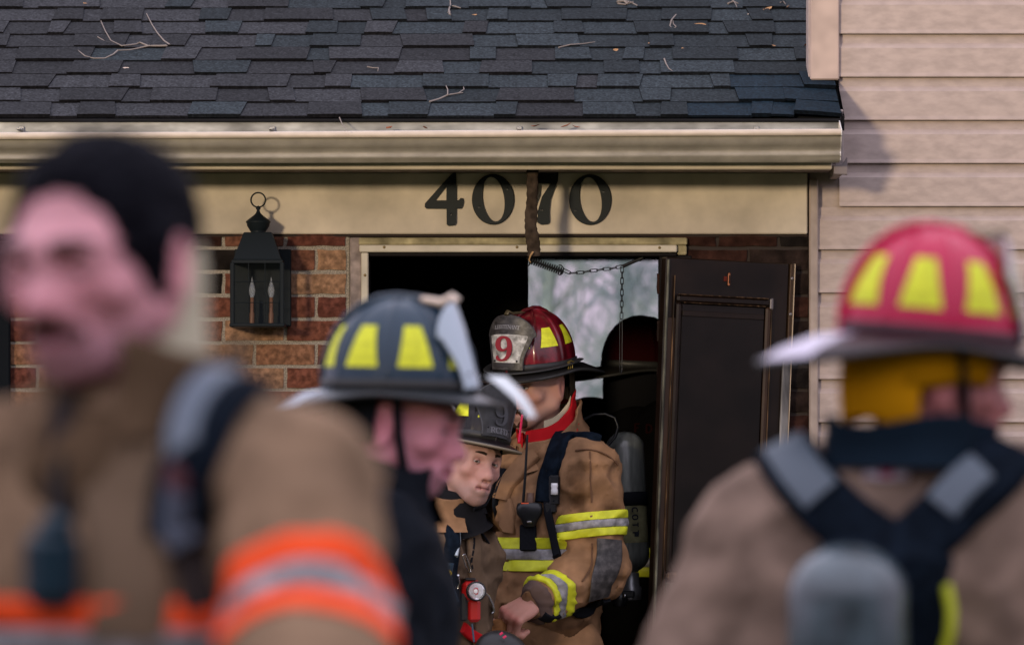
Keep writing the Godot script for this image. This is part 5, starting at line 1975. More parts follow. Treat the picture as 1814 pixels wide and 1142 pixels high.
	gl.cap(at(872, 1150, 0.45), at(872, 1185, 0.45), 0.030, 0.014)
	gl.cap(at(884, 1150, 0.45), at(892, 1190, 0.46), 0.018, 0.013)
	gl.cap(at(862, 1140, 0.45), at(850, 1180, 0.46), 0.018, 0.012)
	gl.fold(8, 14.0, 0.006)
	var gt := thing("leather_glove", "tan leather work glove held in the doorway firefighter's fist", "glove", at(872, 1190, 0.45))
	part(gt, "glove_body", gl.build(0.007, plain_paint).mesh(), mat("glove_hide", Color(0.36, 0.16, 0.06), 0.75, {"tex": imgs["blotch"], "scale": Vector3.ONE * 5.0}))
	# helmet
	var red := mat("red_shell", Color(0.20, 0.006, 0.016), 0.32, {"coat": 0.6, "coat_rough": 0.12, "tex": noise_tex("scuff", 256, 0.02, 5, 0.25, 1.25, FastNoiseLite.TYPE_SIMPLEX_SMOOTH, 111), "scale": Vector3.ONE * 4.0})
	var leather := mat("grey_leather", Color(0.085, 0.08, 0.078), 0.42, {"tex": imgs["soot"], "scale": Vector3.ONE * 9.0, "bump": imgs["fine"], "depth": 0.05})
	var ht := hx * Transform3D(Basis.from_euler(Vector3(0.04, 0, 0.0)), Vector3(0, 0.046, -0.010))
	var digit := mat("maroon_digit", Color(0.24, 0.012, 0.022), 0.5)
	var pale_letter := mat("pewter_letter", Color(0.20, 0.20, 0.22), 0.4)
	var t := helmet("red fire helmet with white and grey front shield marked 9, worn in the doorway", ht, {"shell": red, "brim": mat("black_brim", Color(0.012, 0.011, 0.011), 0.35), "shield": leather, "shield_rim": mat("dark_leather", Color(0.035, 0.032, 0.034), 0.45), "centre": mat("worn_white", Color(0.62, 0.61, 0.58), 0.5, {"tex": noise_tex("chipped", 256, 0.022, 5, 0.25, 1.35, FastNoiseLite.TYPE_SIMPLEX_SMOOTH, 131), "scale": Vector3.ONE * 5.0}), "panels": [[0.66, 0.80, 0.62, 0.055], [0.04, 0.12, 0.62, 0.012]], "panel": mat("dark_leather", Color(0.035, 0.032, 0.034), 0.45), "text": [["9", 0.096, 0.3, 0.385, -0.02, 0.0, digit, 1.25], ["LIEUTENANT", 0.0155, 0.122, 0.73, 0.0, 0.055, pale_letter, 0.95]], "patch_lo": 0.40, "patch_hi": 0.72})
	var fl := {"node": t}
	ear_flap({"root": P.root}, mat("dark_flap", Color(0.045, 0.032, 0.02), 0.9), Transform3D(hx.basis, hx * Vector3(0, 0.015, -0.004)), "ear_flap", -0.06, 1.75, 4.5)
	# goggle strap, brass buckle, raised clear visor under the brim
	var gs := PackedVector3Array()
	for i in 25:
		var ph := lerpf(-2.0, 2.0, i / 24.0)
		gs.append(ht * Vector3(sin(ph) * 0.121, 0.012 - 0.012 * cos(ph), cos(ph) * 0.150))
	var s := Sh.new()
	s.tube(gs, 0.012, -1, 8, 0.3, ht.basis.y)
	part(t, "rubber_strap", s.done(), mat("edge_rubber", Color(0.02, 0.02, 0.02), 0.5))
	s = Sh.new()
	var bk := PackedVector3Array()
	for q in [[-1, -1], [-1, 1], [1, 1], [1, -1]]:
		bk.append(ht * Vector3(0.124, 0.0 + q[1] * 0.014, 0.004 + q[0] * 0.009))
	s.tube(bk, 0.0022, -1, 6, 1.0, Vector3.ZERO, true)
	s.tube(PackedVector3Array([bk[0].lerp(bk[3], 0.5), bk[1].lerp(bk[2], 0.5)]), 0.0018, -1, 6)
	s.tube(PackedVector3Array([ht * Vector3(0.126, 0.018, 0.018), ht * Vector3(0.128, 0.021, 0.004), ht * Vector3(0.126, 0.014, -0.014)]), 0.0018, -1, 6)
	part(t, "buckle", s.done(), mat("brass", Color(0.38, 0.27, 0.06), 0.35, {"metal": 0.8}))
	var rows := []
	for j in 4:
		var row := PackedVector3Array()
		for i in 21:
			var ph := lerpf(-0.85, 0.85, i / 20.0)
			var r := 1.0 + 0.22 * (1.0 - j / 3.0)
			row.append(ht * Vector3(sin(ph) * 0.118 * r, -0.014 - 0.012 * (j / 3.0) , cos(ph) * 0.158 * r))
		rows.append(row)
	s = Sh.new()
	s.grid(rows)
	part(t, "visor", s.done(), mat("smoked_visor", Color(0.10, 0.07, 0.055), 0.12, {"alpha": 0.75}))
	# air pack: wide shoulder strap, cylinder behind, hose loop
	var cyl := mat("composite_grey", Color(0.23, 0.25, 0.23), 0.3, {"tex": imgs["blotch"], "scale": Vector3(9, 1.2, 9), "coat": 0.4})
	var top := at(1106, 764, -0.12)
	var ap := air_pack("scratched grey air cylinder behind the doorway firefighter's left arm", P, top, at(1118, 1025, -0.10) - top, 0.056, 0.42, cyl)
	var ax := (at(1118, 1025, -0.10) - top).normalized()
	var xr_ := ax.cross(Vector3.BACK).normalized()
	var lab := Sh.new()
	var lr := []
	for j in 2:
		var ring := PackedVector3Array()
		for i in 25:
			var a := lerpf(0.35, 2.9, i / 24.0)
			ring.append(top + ax * (0.205 + j * 0.115) + (xr_ * -cos(a) + Vector3.BACK * sin(a)) * 0.0572)
		lr.append(ring)
	lab.grid(lr)
	var lbl := part(ap, "label", lab.done(), mat("label_paper", Color(0.30, 0.29, 0.16), 0.6, {"tex": imgs["blotch"], "scale": Vector3.ONE * 4.0}))
	var word := "SCBT"
	for i in 4:
		var tm := TextMesh.new()
		var f := SystemFont.new()
		f.font_names = PackedStringArray(["Droid Sans"])
		f.font_weight = 700
		tm.font = f
		tm.text = "SCOTT"[i + 1]
		tm.font_size = 48
		tm.pixel_size = 0.026 / 48.0
		tm.depth = 0.0012
		var a := 1.25
		var n := xr_ * -cos(a) + Vector3.BACK * sin(a)
		copy_at(lbl, "letter", tm, mat("label_ink", Color(0.02, 0.022, 0.03), 0.6), Transform3D(Basis(ax, n.cross(ax), n), top + ax * (0.225 + i * 0.022) + n * 0.058))
	s = Sh.new()
	s.box(top + ax * 0.296 + (xr_ * -cos(1.25) + Vector3.BACK * sin(1.25)) * 0.0572, Vector3(0.018, 0.014, 0.002), 0.0, Basis(xr_, -ax, xr_.cross(-ax)))
	part(lbl, "barcode", s.done(), mats["label_ink"])
	s = Sh.new()
	var hl := PackedVector3Array()
	for q in [[1020, 762], [1032, 744], [1052, 734], [1072, 733], [1089, 740], [1095, 756], [1090, 774], [1078, 788]]:
		hl.append(at(q[0], q[1], -0.04))
	s.tube(hl, 0.0075, -1, 10, 0.6)
	part(ap, "carry_loop", s.done(), black)
	part(ap, "shoulder_strap", ribbon(bl, on_line(bl, [[1060, 772], [1040, 762], [1012, 768], [992, 790], [980, 820], [973, 855], [968, 890]], 0.25), 0.062, 0.014, 10, 0.002), navy)
	part(ap, "strap_tail", ribbon(bl, on_line(bl, [[974, 850], [972, 900], [980, 950], [985, 985]], 0.35), 0.022, 0.010, 10, 0.004), web)
	part(ap, "shoulder_strap", ribbon(bl, on_line(bl, [[888, 830], [876, 880], [868, 930], [862, 980]], 0.3), 0.040, 0.012, 10, 0.002), web)
	part(ap, "waist_belt", ribbon(bl, on_line(bl, [[1075, 1062], [1040, 1082], [1000, 1092], [960, 1090]], 0.3), 0.030, 0.008, 8, 0.002), web)
	s = Sh.new()
	s.tube(on_line(bl, [[1000, 790], [990, 815], [983, 850], [978, 880]], 0.35), 0.008, -1, 10)
	part(ap, "air_hose", s.done(), mat("hose_rubber", Color(0.022, 0.024, 0.028), 0.4))
	s = Sh.new()
	var cp := on(bl, 982, 868, 0.35) + Vector3(0, 0, 0.022)
	s.box(cp, Vector3(0.030, 0.085, 0.022), 0.005)
	s.box(cp + Vector3(-0.010, -0.05, 0), Vector3(0.034, 0.03, 0.02), 0.005)
	part(ap, "coupling", s.done(), black)
	s = Sh.new()
	s.lathe([[0.0, 0.02], [0.009, 0.02], [0.010, 0.012], [0.0085, 0.006], [0.010, 0.0], [0.010, -0.012], [0.0, -0.013]], 14, Transform3D(Basis.IDENTITY, cp + Vector3(0, 0.0, 0.016)))
	part(ap, "coupling_ring", s.done(), mat("white_ring", Color(0.75, 0.75, 0.76), 0.3))
	for q in [[[962, 848], [970, 872]], [[978, 843], [966, 866], [963, 880]], [[968, 832], [976, 842]]]:
		s = Sh.new()
		var pts := PackedVector3Array()
		for c in q:
			pts.append(on(bl, c[0], c[1], 0.35) + Vector3(0, 0, 0.014))
		s.tube(pts, 0.0025, -1, 6)
		part(ap, "snap_hook", s.done(), steel)
	s = Sh.new()
	s.lathe([[0.0, 0.02], [0.02, 0.018], [0.024, 0.0], [0.02, -0.018], [0.0, -0.02]], 14, Transform3D(Basis.IDENTITY, at(1098, 1062, 0.02)))
	s.box(at(1112, 1052, 0.02), Vector3(0.04, 0.02, 0.03), 0.004)
	s.box(at(1085, 1048, 0.02), Vector3(0.035, 0.016, 0.03), 0.004)
	part(ap, "regulator", s.done(), black)
	s = Sh.new()
	s.ball(at(1107, 1055, 0.06), Vector3.ONE * 0.006, 8, 6)
	part(ap, "gauge_glass", s.done(), steel)
	# speaker microphone with its clip and antenna
	var mp := on(bl, 938, 905, 0.35) + Vector3(0, 0, 0.025)
	var rt := thing("radio_microphone", "black lapel radio with stub antenna clipped to the doorway firefighter's chest", "radio", mp - Vector3(0, 0.06, 0))
	s = Sh.new()
	var rows2 := []
	for l in [[0.026, 0.016, 0.012], [0.022, 0.034, 0.020], [0.008, 0.038, 0.022], [-0.008, 0.036, 0.022], [-0.022, 0.026, 0.018], [-0.036, 0.020, 0.014], [-0.044, 0.013, 0.010]]:
		var ring := PackedVector3Array()
		for i in 20:
			var a := TAU * i / 20
			ring.append(mp + Vector3(signf(cos(a)) * pow(absf(cos(a)), 0.6) * l[1], l[0], signf(sin(a)) * pow(absf(sin(a)), 0.6) * l[2]))
		rows2.append(ring)
	s.grid(rows2, true)
	s.fan(rows2[0])
	s.fan(rows2[6], true)
	part(rt, "radio_case", s.done(), black)
	s = Sh.new()
	s.tube(PackedVector3Array([mp + Vector3(-0.018, 0.02, 0), mp + Vector3(-0.012, 0.10, 0.01), mp + Vector3(-0.006, 0.215, 0.01)]), 0.0042, 0.0032, 8)
	part(rt, "antenna", s.done(), black)
	s = Sh.new()
	s.lathe([[0.0, 0.030], [0.010, 0.029], [0.012, 0.0], [0.012, -0.004]], 14, Transform3D(Basis.IDENTITY, mp + Vector3(0.002, 0.022, 0.006)))
	part(rt, "knob", s.done(), mat("orange_knob", Color(0.10, 0.05, 0.03), 0.5))
	s = Sh.new()
	s.box(mp + Vector3(-0.013, 0.022, 0.018), Vector3(0.022, 0.004, 0.004), 0.001)
	part(rt, "colour_mark", s.done(), mat("orange_mark", Color(0.75, 0.10, 0.03), 0.5))
	s = Sh.new()
	s.box(mp + Vector3(-0.004, -0.075, -0.008), Vector3(0.048, 0.075, 0.012), 0.004)
	part(rt, "holster", s.done(), web)
	s = Sh.new()
	s.box(mp + Vector3(0.0, -0.030, 0.020), Vector3(0.014, 0.006, 0.006), 0.002)
	part(rt, "clip", s.done(), steel)

# --- the firefighter leaning out, black helmet marked 9
func leaning_firefighter(cloth: Material, lime: Material, web: Material, navy: Material, steel: Material, black: Material):
	var J := {}
	J.head = at(836, 817, 0.75)
	J.hb = look(Vector3(0.48, -0.03, 0.86), -0.19)
	J.neck = at(804, 922, 0.70)
	J.ls = at(808, 990, 0.56)
	J.rs = at(685, 985, 0.84)
	J.le = at(800, 1150, 0.52)
	J.re = at(705, 1165, 0.93)
	J.lw = at(822, 1245, 0.66)
	J.rw = at(800, 1260, 1.02)
	legs(J, at(750, 1215, 0.66), Vector3(0.68, 0, -0.72), 0.12, Vector3(0.5, 0, 0.86))
	var P := person("firefighter peering out under a black helmet, between the blurred profile and the doorway man", J, {"cloth": cloth, "floor": 0.12, "seed": 11, "cell": 0.011, "paint": sooty_paint(77, 0.5), "bulk": 0.74, "k": 85.0, "brow": 0.0068, "head_scale": 0.97, "head_shape": Vector3(0.88, 1.04, 1.0), "gaze": Vector3(-0.50, 0.03, 1.0), "skin": Color(1.08, 1.08, 1.16), "fold_amp": 0.016, "fold": 6.5})
	var hx: Transform3D = P.hx
	var bl: Blob = P.blob
	var nk := Sh.new()
	nk.tube(PackedVector3Array([hx * Vector3(0, -0.088, -0.022), hx * Vector3(0, -0.13, -0.026), (hx * Vector3(0, -0.16, -0.03)).lerp(J.neck, 0.5), J.neck + Vector3(0.01, -0.03, 0.01)]), 0.064, 0.100, 20)
	part(P.root, "neck_gaiter", nk.done(), mat("gaiter_black", Color(0.012, 0.012, 0.014), 0.9, {"bump": imgs["weave"], "depth": 0.03, "scale": Vector3.ONE * 8.0}))
	collar(P, "hood", J, mat("black_hood", Color(0.012, 0.012, 0.014), 0.9, {"bump": imgs["weave"], "depth": 0.03, "scale": Vector3.ONE * 8.0}), 0.078, 0.105, -0.02, Vector3(0.010, 0, 0.0), Vector3(0.5, 0, 0.86), 0.30)
	collar(P, "coat_collar", J, mats["tan_coat_c"], 0.105, 0.10, 0.03, Vector3(-0.005, 0, 0.0), Vector3(0.75, 0, 0.66), 0.55)
	# coat front edge, black lanyard, arm stripe
	part(P.root, "storm_flap", ribbon(bl, on_line(bl, [[836, 935], [842, 1000], [850, 1060], [852, 1140]], 0.9), 0.06, 0.008, 8), cloth)
	stripes(P, P.arm_r, J.rs, J.re, 0.08, 0.066, lime)
	var s := Sh.new()
	s.tube(on_line(bl, [[818, 905], [836, 920], [846, 935], [858, 950], [866, 962]], 0.9), 0.010, 0.006, 8, 0.5)
	part(P.root, "collar_tab", s.done(), web)
	part(P.root, "lanyard", ribbon(bl, on_line(bl, [[838, 905], [836, 950], [834, 990], [834, 1012]], 0.95), 0.009, 0.004, 10, 0.004), web)
	# pack strap with silver pipe
	var ap := air_pack("air pack with navy strap worn by the peering firefighter in the black helmet", P, at(735, 930, 0.40), Vector3(0.02, -1, -0.05), 0.07, 0.46, mat("pack_cylinder", Color(0.10, 0.11, 0.10), 0.35))
	part(ap, "shoulder_strap", ribbon(bl, on_line(bl, [[796, 905], [800, 940], [800, 980], [796, 1020], [800, 1075]], 1.0), 0.042, 0.012, 10, 0.003), navy)
	s = Sh.new()
	var tp := PackedVector3Array()
	for q in [[803, 900], [809, 920], [813, 940], [813, 962], [808, 985]]:
		tp.append(on(bl, q[0], q[1], 1.0) + Vector3(0, 0, 0.016))
	s.tube(tp, 0.0055, -1, 8)
	part(ap, "air_pipe", s.done(), mat("pale_pipe", Color(0.40, 0.46, 0.50), 0.25, {"metal": 0.4}))
	# blue handle with a yellow button
	s = Sh.new()
	var bp := PackedVector3Array()
	for q in [[797, 996], [794, 1015], [795, 1035], [802, 1052], [807, 1066]]:
		bp.append(on(bl, q[0], q[1], 1.0) + Vector3(0, 0, 0.030))
	s.tube(bp, 0.0115, -1, 10, 0.7, Vector3.BACK)
	part(ap, "gauge_handle", s.done(), mat("slate_blue", Color(0.030, 0.065, 0.11), 0.45))
	s = Sh.new()
	s.lathe([[0.0, 0.006], [0.008, 0.0055], [0.0105, 0.003], [0.0105, -0.004]], 18, Transform3D(Basis(Vector3.RIGHT, Vector3.BACK, Vector3.DOWN), bp[1] + Vector3(0.001, 0, 0.010)))
	part(ap, "yellow_button", s.done(), mat("yellow_button", Color(0.62, 0.42, 0.01), 0.4))
	# red flashlight with round lens hanging from a snap hook
	var lp := on(bl, 836, 1045, 1.0) + Vector3(0, 0, 0.035)
	var lt := thing("flashlight", "red angle flashlight with round clear lens hung on the peering firefighter's chest", "flashlight", lp - Vector3(0, 0.07, 0))
	var redp := mat("red_plastic", Color(0.42, 0.012, 0.012), 0.35, {"coat": 0.4})
	s = Sh.new()
	s.box(lp + Vector3(0.0, 0.0, 0.0), Vector3(0.056, 0.054, 0.040), 0.012)
	part(lt, "lamp_head", s.done(), redp)
	s = Sh.new()
	s.box(lp + Vector3(0.006, -0.055, -0.004), Vector3(0.034, 0.062, 0.030), 0.008)
	part(lt, "handle", s.done(), redp)
	s = Sh.new()
	s.box(lp + Vector3(-0.022, -0.045, 0.004), Vector3(0.018, 0.075, 0.026), 0.004)
	part(lt, "clip", s.done(), black)
	s = Sh.new()
	s.box(lp + Vector3(-0.004, 0.030, 0.004), Vector3(0.030, 0.008, 0.022), 0.003)
	part(lt, "switch", s.done(), black)
	var fx := Transform3D(look(Vector3(0.28, 0.05, 1.0)) * Basis(Vector3.RIGHT, Vector3.BACK, Vector3.DOWN), lp + Vector3(0.008, -0.002, 0.016))
	s = Sh.new()
	s.lathe([[0.020, 0.0], [0.027, 0.006], [0.0275, 0.018], [0.025, 0.021], [0.0225, 0.0195]], 28, fx)
	part(lt, "bezel", s.done(), black)
	s = Sh.new()
	s.lathe([[0.0225, 0.0195], [0.016, 0.009], [0.009, 0.004], [0.0055, 0.003]], 28, fx)
	part(lt, "reflector", s.done(), mat("reflector", Color(0.85, 0.85, 0.88), 0.12, {"metal": 1.0}))
	s = Sh.new()
	s.ball(fx * Vector3(0, 0.009, 0), Vector3.ONE * 0.006, 12, 8)
	part(lt, "bulb", s.done(), mat("lamp_bulb", Color(0.82, 0.82, 0.80), 0.2))
	s = Sh.new()
	s.lathe([[0.0, 0.0205], [0.012, 0.0200], [0.0226, 0.0188]], 28, fx)
	part(lt, "lens", s.done(), mat("lens_clear", Color(0.9, 0.92, 0.95), 0.04, {"alpha": 0.10}))
	s = Sh.new()
	var hk := PackedVector3Array()
	for q in [[819, 983], [823, 981], [826, 986], [832, 1004], [834, 1012], [830, 1013], [825, 1002], [820, 988]]:
		hk.append(on(bl, q[0], q[1], 1.0) + Vector3(0, 0, 0.016))
	s.tube(hk, 0.0022, -1, 6, 1.0, Vector3.ZERO, true)
	part(lt, "snap_hook", s.done(), steel)
	s = Sh.new()
	var h2 := PackedVector3Array()
	for q in [[812, 1018], [814, 1030], [811, 1042], [806, 1044], [807, 1036]]:
		h2.append(on(bl, q[0], q[1], 1.0) + Vector3(0, 0, 0.040))
	s.tube(h2, 0.0026, -1, 6)
	part(lt, "wire_clip", s.done(), steel)
	s = Sh.new()
	var h3 := PackedVector3Array()
	for q in [[856, 1046], [866, 1056], [873, 1070], [875, 1082], [871, 1086]]:
		h3.append(on(bl, q[0], q[1], 1.0) + Vector3(0, 0, 0.010))
	s.tube(h3, 0.0042, -1, 8)
	part(lt, "cable_loop", s.done(), steel)
	s = Sh.new()
	s.tube(PackedVector3Array([lp + Vector3(0.0, -0.09, 0), lp + Vector3(0.006, -0.14, 0.005)]), 0.003, -1, 6)
	part(lt, "hanging_pin", s.done(), mats["slate_blue"])
	# red strap end and black mask at the waist
	s = Sh.new()
	var mk := at(888, 1158, 0.95)
	s.ball(mk, Vector3(0.075, 0.062, 0.05), 24, 14, Basis.from_euler(Vector3(0, 0, -0.35)))
	var mt := thing("face_mask", "black rubber face mask hanging at the peering firefighter's waist", "mask", mk - Vector3(0, 0.06, 0))
	part(mt, "mask_shell", s.done(), mat("mask_rubber", Color(0.012, 0.012, 0.013), 0.4))
	for q in [[888, 1122], [894, 1128]]:
		s = Sh.new()
		s.box(at(q[0], q[1], 1.0), Vector3(0.010, 0.006, 0.004), 0.001, Basis.from_euler(Vector3(0, 0, 0.6)))
		part(mt, "pink_tag", s.done(), mat("pink_tag", Color(0.75, 0.03, 0.12), 0.5))
	part(P.root, "red_pull", ribbon(bl, on_line(bl, [[815, 1110], [830, 1122], [846, 1132]], 1.0), 0.03, 0.008, 6, 0.01), mats["red_cloth"])
	# helmet
	var shellm := mat("black_shell", Color(0.012, 0.007, 0.009), 0.35, {"coat": 0.15, "spec": 0.35, "tex": imgs["blotch"], "scale": Vector3.ONE * 6.0})
	var hide := mat("black_leather", Color(0.032, 0.033, 0.038), 0.42, {"spec": 0.35, "tex": imgs["blotch"], "scale": Vector3.ONE * 8.0, "bump": imgs["fine"], "depth": 0.05})
	var dl := mat("soot_letter", Color(0.014, 0.014, 0.018), 0.3)
	var gl := mat("grey_letter", Color(0.09, 0.09, 0.105), 0.4)
	var ht := hx * Transform3D(Basis.from_euler(Vector3(-0.05, 0, 0)), Vector3(0, 0.052, -0.012))
	var t := helmet("black fire helmet with black leather shield marked 9, low between the two front men", ht, {"shell": shellm, "shield": hide, "shield_rim": mat("hide_rim", Color(0.03, 0.031, 0.036), 0.4), "panels": [[0.04, 0.17, 0.80, 0.01]], "panel": mat("hide_panel", Color(0.025, 0.026, 0.030), 0.4), "text": [["9", 0.084, 0.3, 0.41, 0.06, 0.0, dl, 1.0], ["RCFD", 0.022, 0.30, 0.105, 0.0, 0.01, gl, 1.0]], "lean": -0.14, "edge": mat("worn_edge", Color(0.16, 0.13, 0.09), 0.5), "rim_r": 0.004})
	chin_strap(t, hx, web, 1.0, 0.009)
	# folded visor and pink tag at the helmet's sides
	s = Sh.new()
	s.box(ht * Vector3(-0.122, 0.055, 0.03), Vector3(0.004, 0.06, 0.045), 0.001, ht.basis * Basis.from_euler(Vector3(0.5, 0, 0)))
	part(t, "visor_end", s.done(), mat("hazed_visor", Color(0.55, 0.53, 0.56), 0.3))
	s = Sh.new()
	s.box(ht * Vector3(0.088, 0.05, 0.118), Vector3(0.012, 0.075, 0.003), 0.001, ht.basis * Basis.from_euler(Vector3(0, 0.6, 0.1)))
	part(t, "pink_tape", s.done(), mat("hot_pink", Color(0.80, 0.02, 0.10), 0.5))

# --- the figure inside the hall, coat, skin and helmet blackened to stand for shade
func blackened_firefighter(cloth: Material, lime: Material, web: Material):
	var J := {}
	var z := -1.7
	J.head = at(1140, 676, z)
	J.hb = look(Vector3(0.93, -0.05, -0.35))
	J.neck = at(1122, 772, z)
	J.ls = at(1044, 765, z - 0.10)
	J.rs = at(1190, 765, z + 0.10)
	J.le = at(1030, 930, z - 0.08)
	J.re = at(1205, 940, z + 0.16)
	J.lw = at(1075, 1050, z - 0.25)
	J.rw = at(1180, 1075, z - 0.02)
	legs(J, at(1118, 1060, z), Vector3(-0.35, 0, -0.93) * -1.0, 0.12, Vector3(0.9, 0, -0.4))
	var P := person("firefighter inside the hall with shade painted into coat and skin, red helmet against the bright doorway", J, {"cloth": cloth, "floor": 0.12, "seed": 23, "cell": 0.018, "bulk": 1.08, "skin": Color(0.25, 0.22, 0.22)})
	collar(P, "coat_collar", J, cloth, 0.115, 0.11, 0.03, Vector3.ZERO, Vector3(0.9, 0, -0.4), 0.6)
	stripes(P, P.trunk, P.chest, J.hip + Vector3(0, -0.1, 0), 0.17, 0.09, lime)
	ear_flap(P, mat("shade_black_hood", Color(0.006, 0.006, 0.007), 0.9), Transform3D(P.hx.basis, P.hx * Vector3(0, 0.02, 0)), "hood", -0.13, 0.55, 5.7)  # black hood added so the head stays dark like a shaded figure
	var red := mat("shade_dark_shell", Color(0.016, 0.0015, 0.002), 0.8, {"spec": 0.1})
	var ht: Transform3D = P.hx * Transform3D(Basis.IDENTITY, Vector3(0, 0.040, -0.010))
	var t := helmet("red fire helmet of the firefighter inside, darkened to stand for shade", ht, {"shell": red, "shield": mat("dark_leather", Color(0.035, 0.032, 0.034), 0.45), "shield_rim": mats["dark_leather"], "band": mats["edge_rubber"], "brim": mats["black_brim"], "patches": false})
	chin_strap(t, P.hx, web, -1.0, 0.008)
	var word := "RCFD"
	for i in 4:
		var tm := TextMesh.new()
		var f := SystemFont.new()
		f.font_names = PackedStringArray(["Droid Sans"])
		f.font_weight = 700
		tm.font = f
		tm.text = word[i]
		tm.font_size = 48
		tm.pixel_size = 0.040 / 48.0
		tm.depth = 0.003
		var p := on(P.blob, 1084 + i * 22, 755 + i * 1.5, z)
		copy_at(P.root, "coat_letter", tm, mat("shade_dark_letter", Color(0.010, 0.0012, 0.0012), 0.9), Transform3D(Basis.IDENTITY, p + Vector3(0, 0, 0.003)))

# --- blurred profile in a black helmet
func profile_firefighter(cloth: Material, web: Material):
	var J := {}
	var z := 6.1
	J.head = at(708, 748, z)
	J.hb = look(Vector3(0.97, -0.16, 0.16), 0.0)
	J.neck = at(672, 900, z)
	J.ls = at(672, 960, z - 0.19)
	J.rs = at(668, 960, z + 0.19)
	J.le = at(650, 1240, z - 0.24)
	J.re = at(655, 1240, z + 0.22)
	J.lw = at(760, 1430, z - 0.22)
	J.rw = at(770, 1430, z + 0.20)
	legs(J, at(672, 1400, z), Vector3(0.05, 0, -1), 0.0, Vector3(1, 0, 0))
	var P := person("blurred firefighter in profile facing right, black coat and black helmet", J, {"cloth": cloth, "seed": 33, "cell": 0.02, "bulk": 0.86, "head_scale": 1.05, "skin": Color(1.5, 1.12, 1.7)})
	collar(P, "coat_collar", J, cloth, 0.10, 0.11, 0.03, Vector3(0.01, 0, 0), Vector3(1, 0, 0.1), 0.5)
	ear_flap(P, mat("pale_flap", Color(0.22, 0.27, 0.30), 0.9), Transform3D(P.hx.basis, P.hx * Vector3(0, 0.02, 0)), "ear_flap", -0.075, 2.5, 3.9)
	ear_flap(P, mat("black_flap", Color(0.010, 0.011, 0.014), 0.9), Transform3D(P.hx.basis, P.hx * Vector3(0, 0.02, 0)), "ear_flap", -0.05, 3.9, 4.6)
	var shell := mat("blue_black_shell", Color(0.010, 0.032, 0.058), 0.35, {"coat": 0.25, "coat_rough": 0.15, "spec": 0.4})
	var ht: Transform3D = P.hx * Transform3D(Basis.from_euler(Vector3(-0.14, 0, 0)), Vector3(0, 0.050, -0.012))
	var white := mat("white_leather", Color(0.46, 0.54, 0.62), 0.35)
	var t := helmet("blurred blue-black fire helmet with lime patches and pale front shield", ht, {"shell": shell, "shield": white, "shield_rim": white, "lean": -0.22, "edge": mat("black_edge_rubber", Color(0.012, 0.013, 0.015), 0.4), "rim_r": 0.006, "rear": mat("sky_glare_brim", Color(0.30, 0.38, 0.46), 0.3), "holder_r": 0.014, "holder": mat("pale_brass", Color(0.62, 0.50, 0.40), 0.35, {"metal": 0.3}), "patch_lo": 0.26, "patch_hi": 0.70, "brim": mat("black_gloss_brim", Color(0.03, 0.035, 0.04), 0.25)})  # rear brim coloured pale blue to stand for reflected sky
	chin_strap(t, P.hx, web, -1.0, 0.020)
	# clear face shield flipped up at the brim front, white colour standing for glare
	var rows := []
	for j in 5:
		var row := PackedVector3Array()
		for i in 17:
			var ph := lerpf(-0.5, 0.5, i / 16.0) * (1.0 - 0.13 * j)
			row.append(ht * Vector3(sin(ph) * (0.140 + j * 0.010), 0.030 - j * 0.017, cos(ph) * (0.186 + j * 0.022 - j * j * 0.0022)))
		rows.append(row)
	var s := Sh.new()
	s.grid(rows)
	part(t, "face_shield", s.done(), mat("glare_white_shield", Color(0.80, 0.86, 0.88), 0.3, {"back": Color(0.5, 0.5, 0.5)}))
	var ap := air_pack("blurred pale air pack behind the profile firefighter's shoulder", P, at(600, 905, z - 0.05), Vector3(0, -1, 0), 0.075, 0.5, mat("pale_cylinder", Color(0.40, 0.43, 0.46), 0.35))

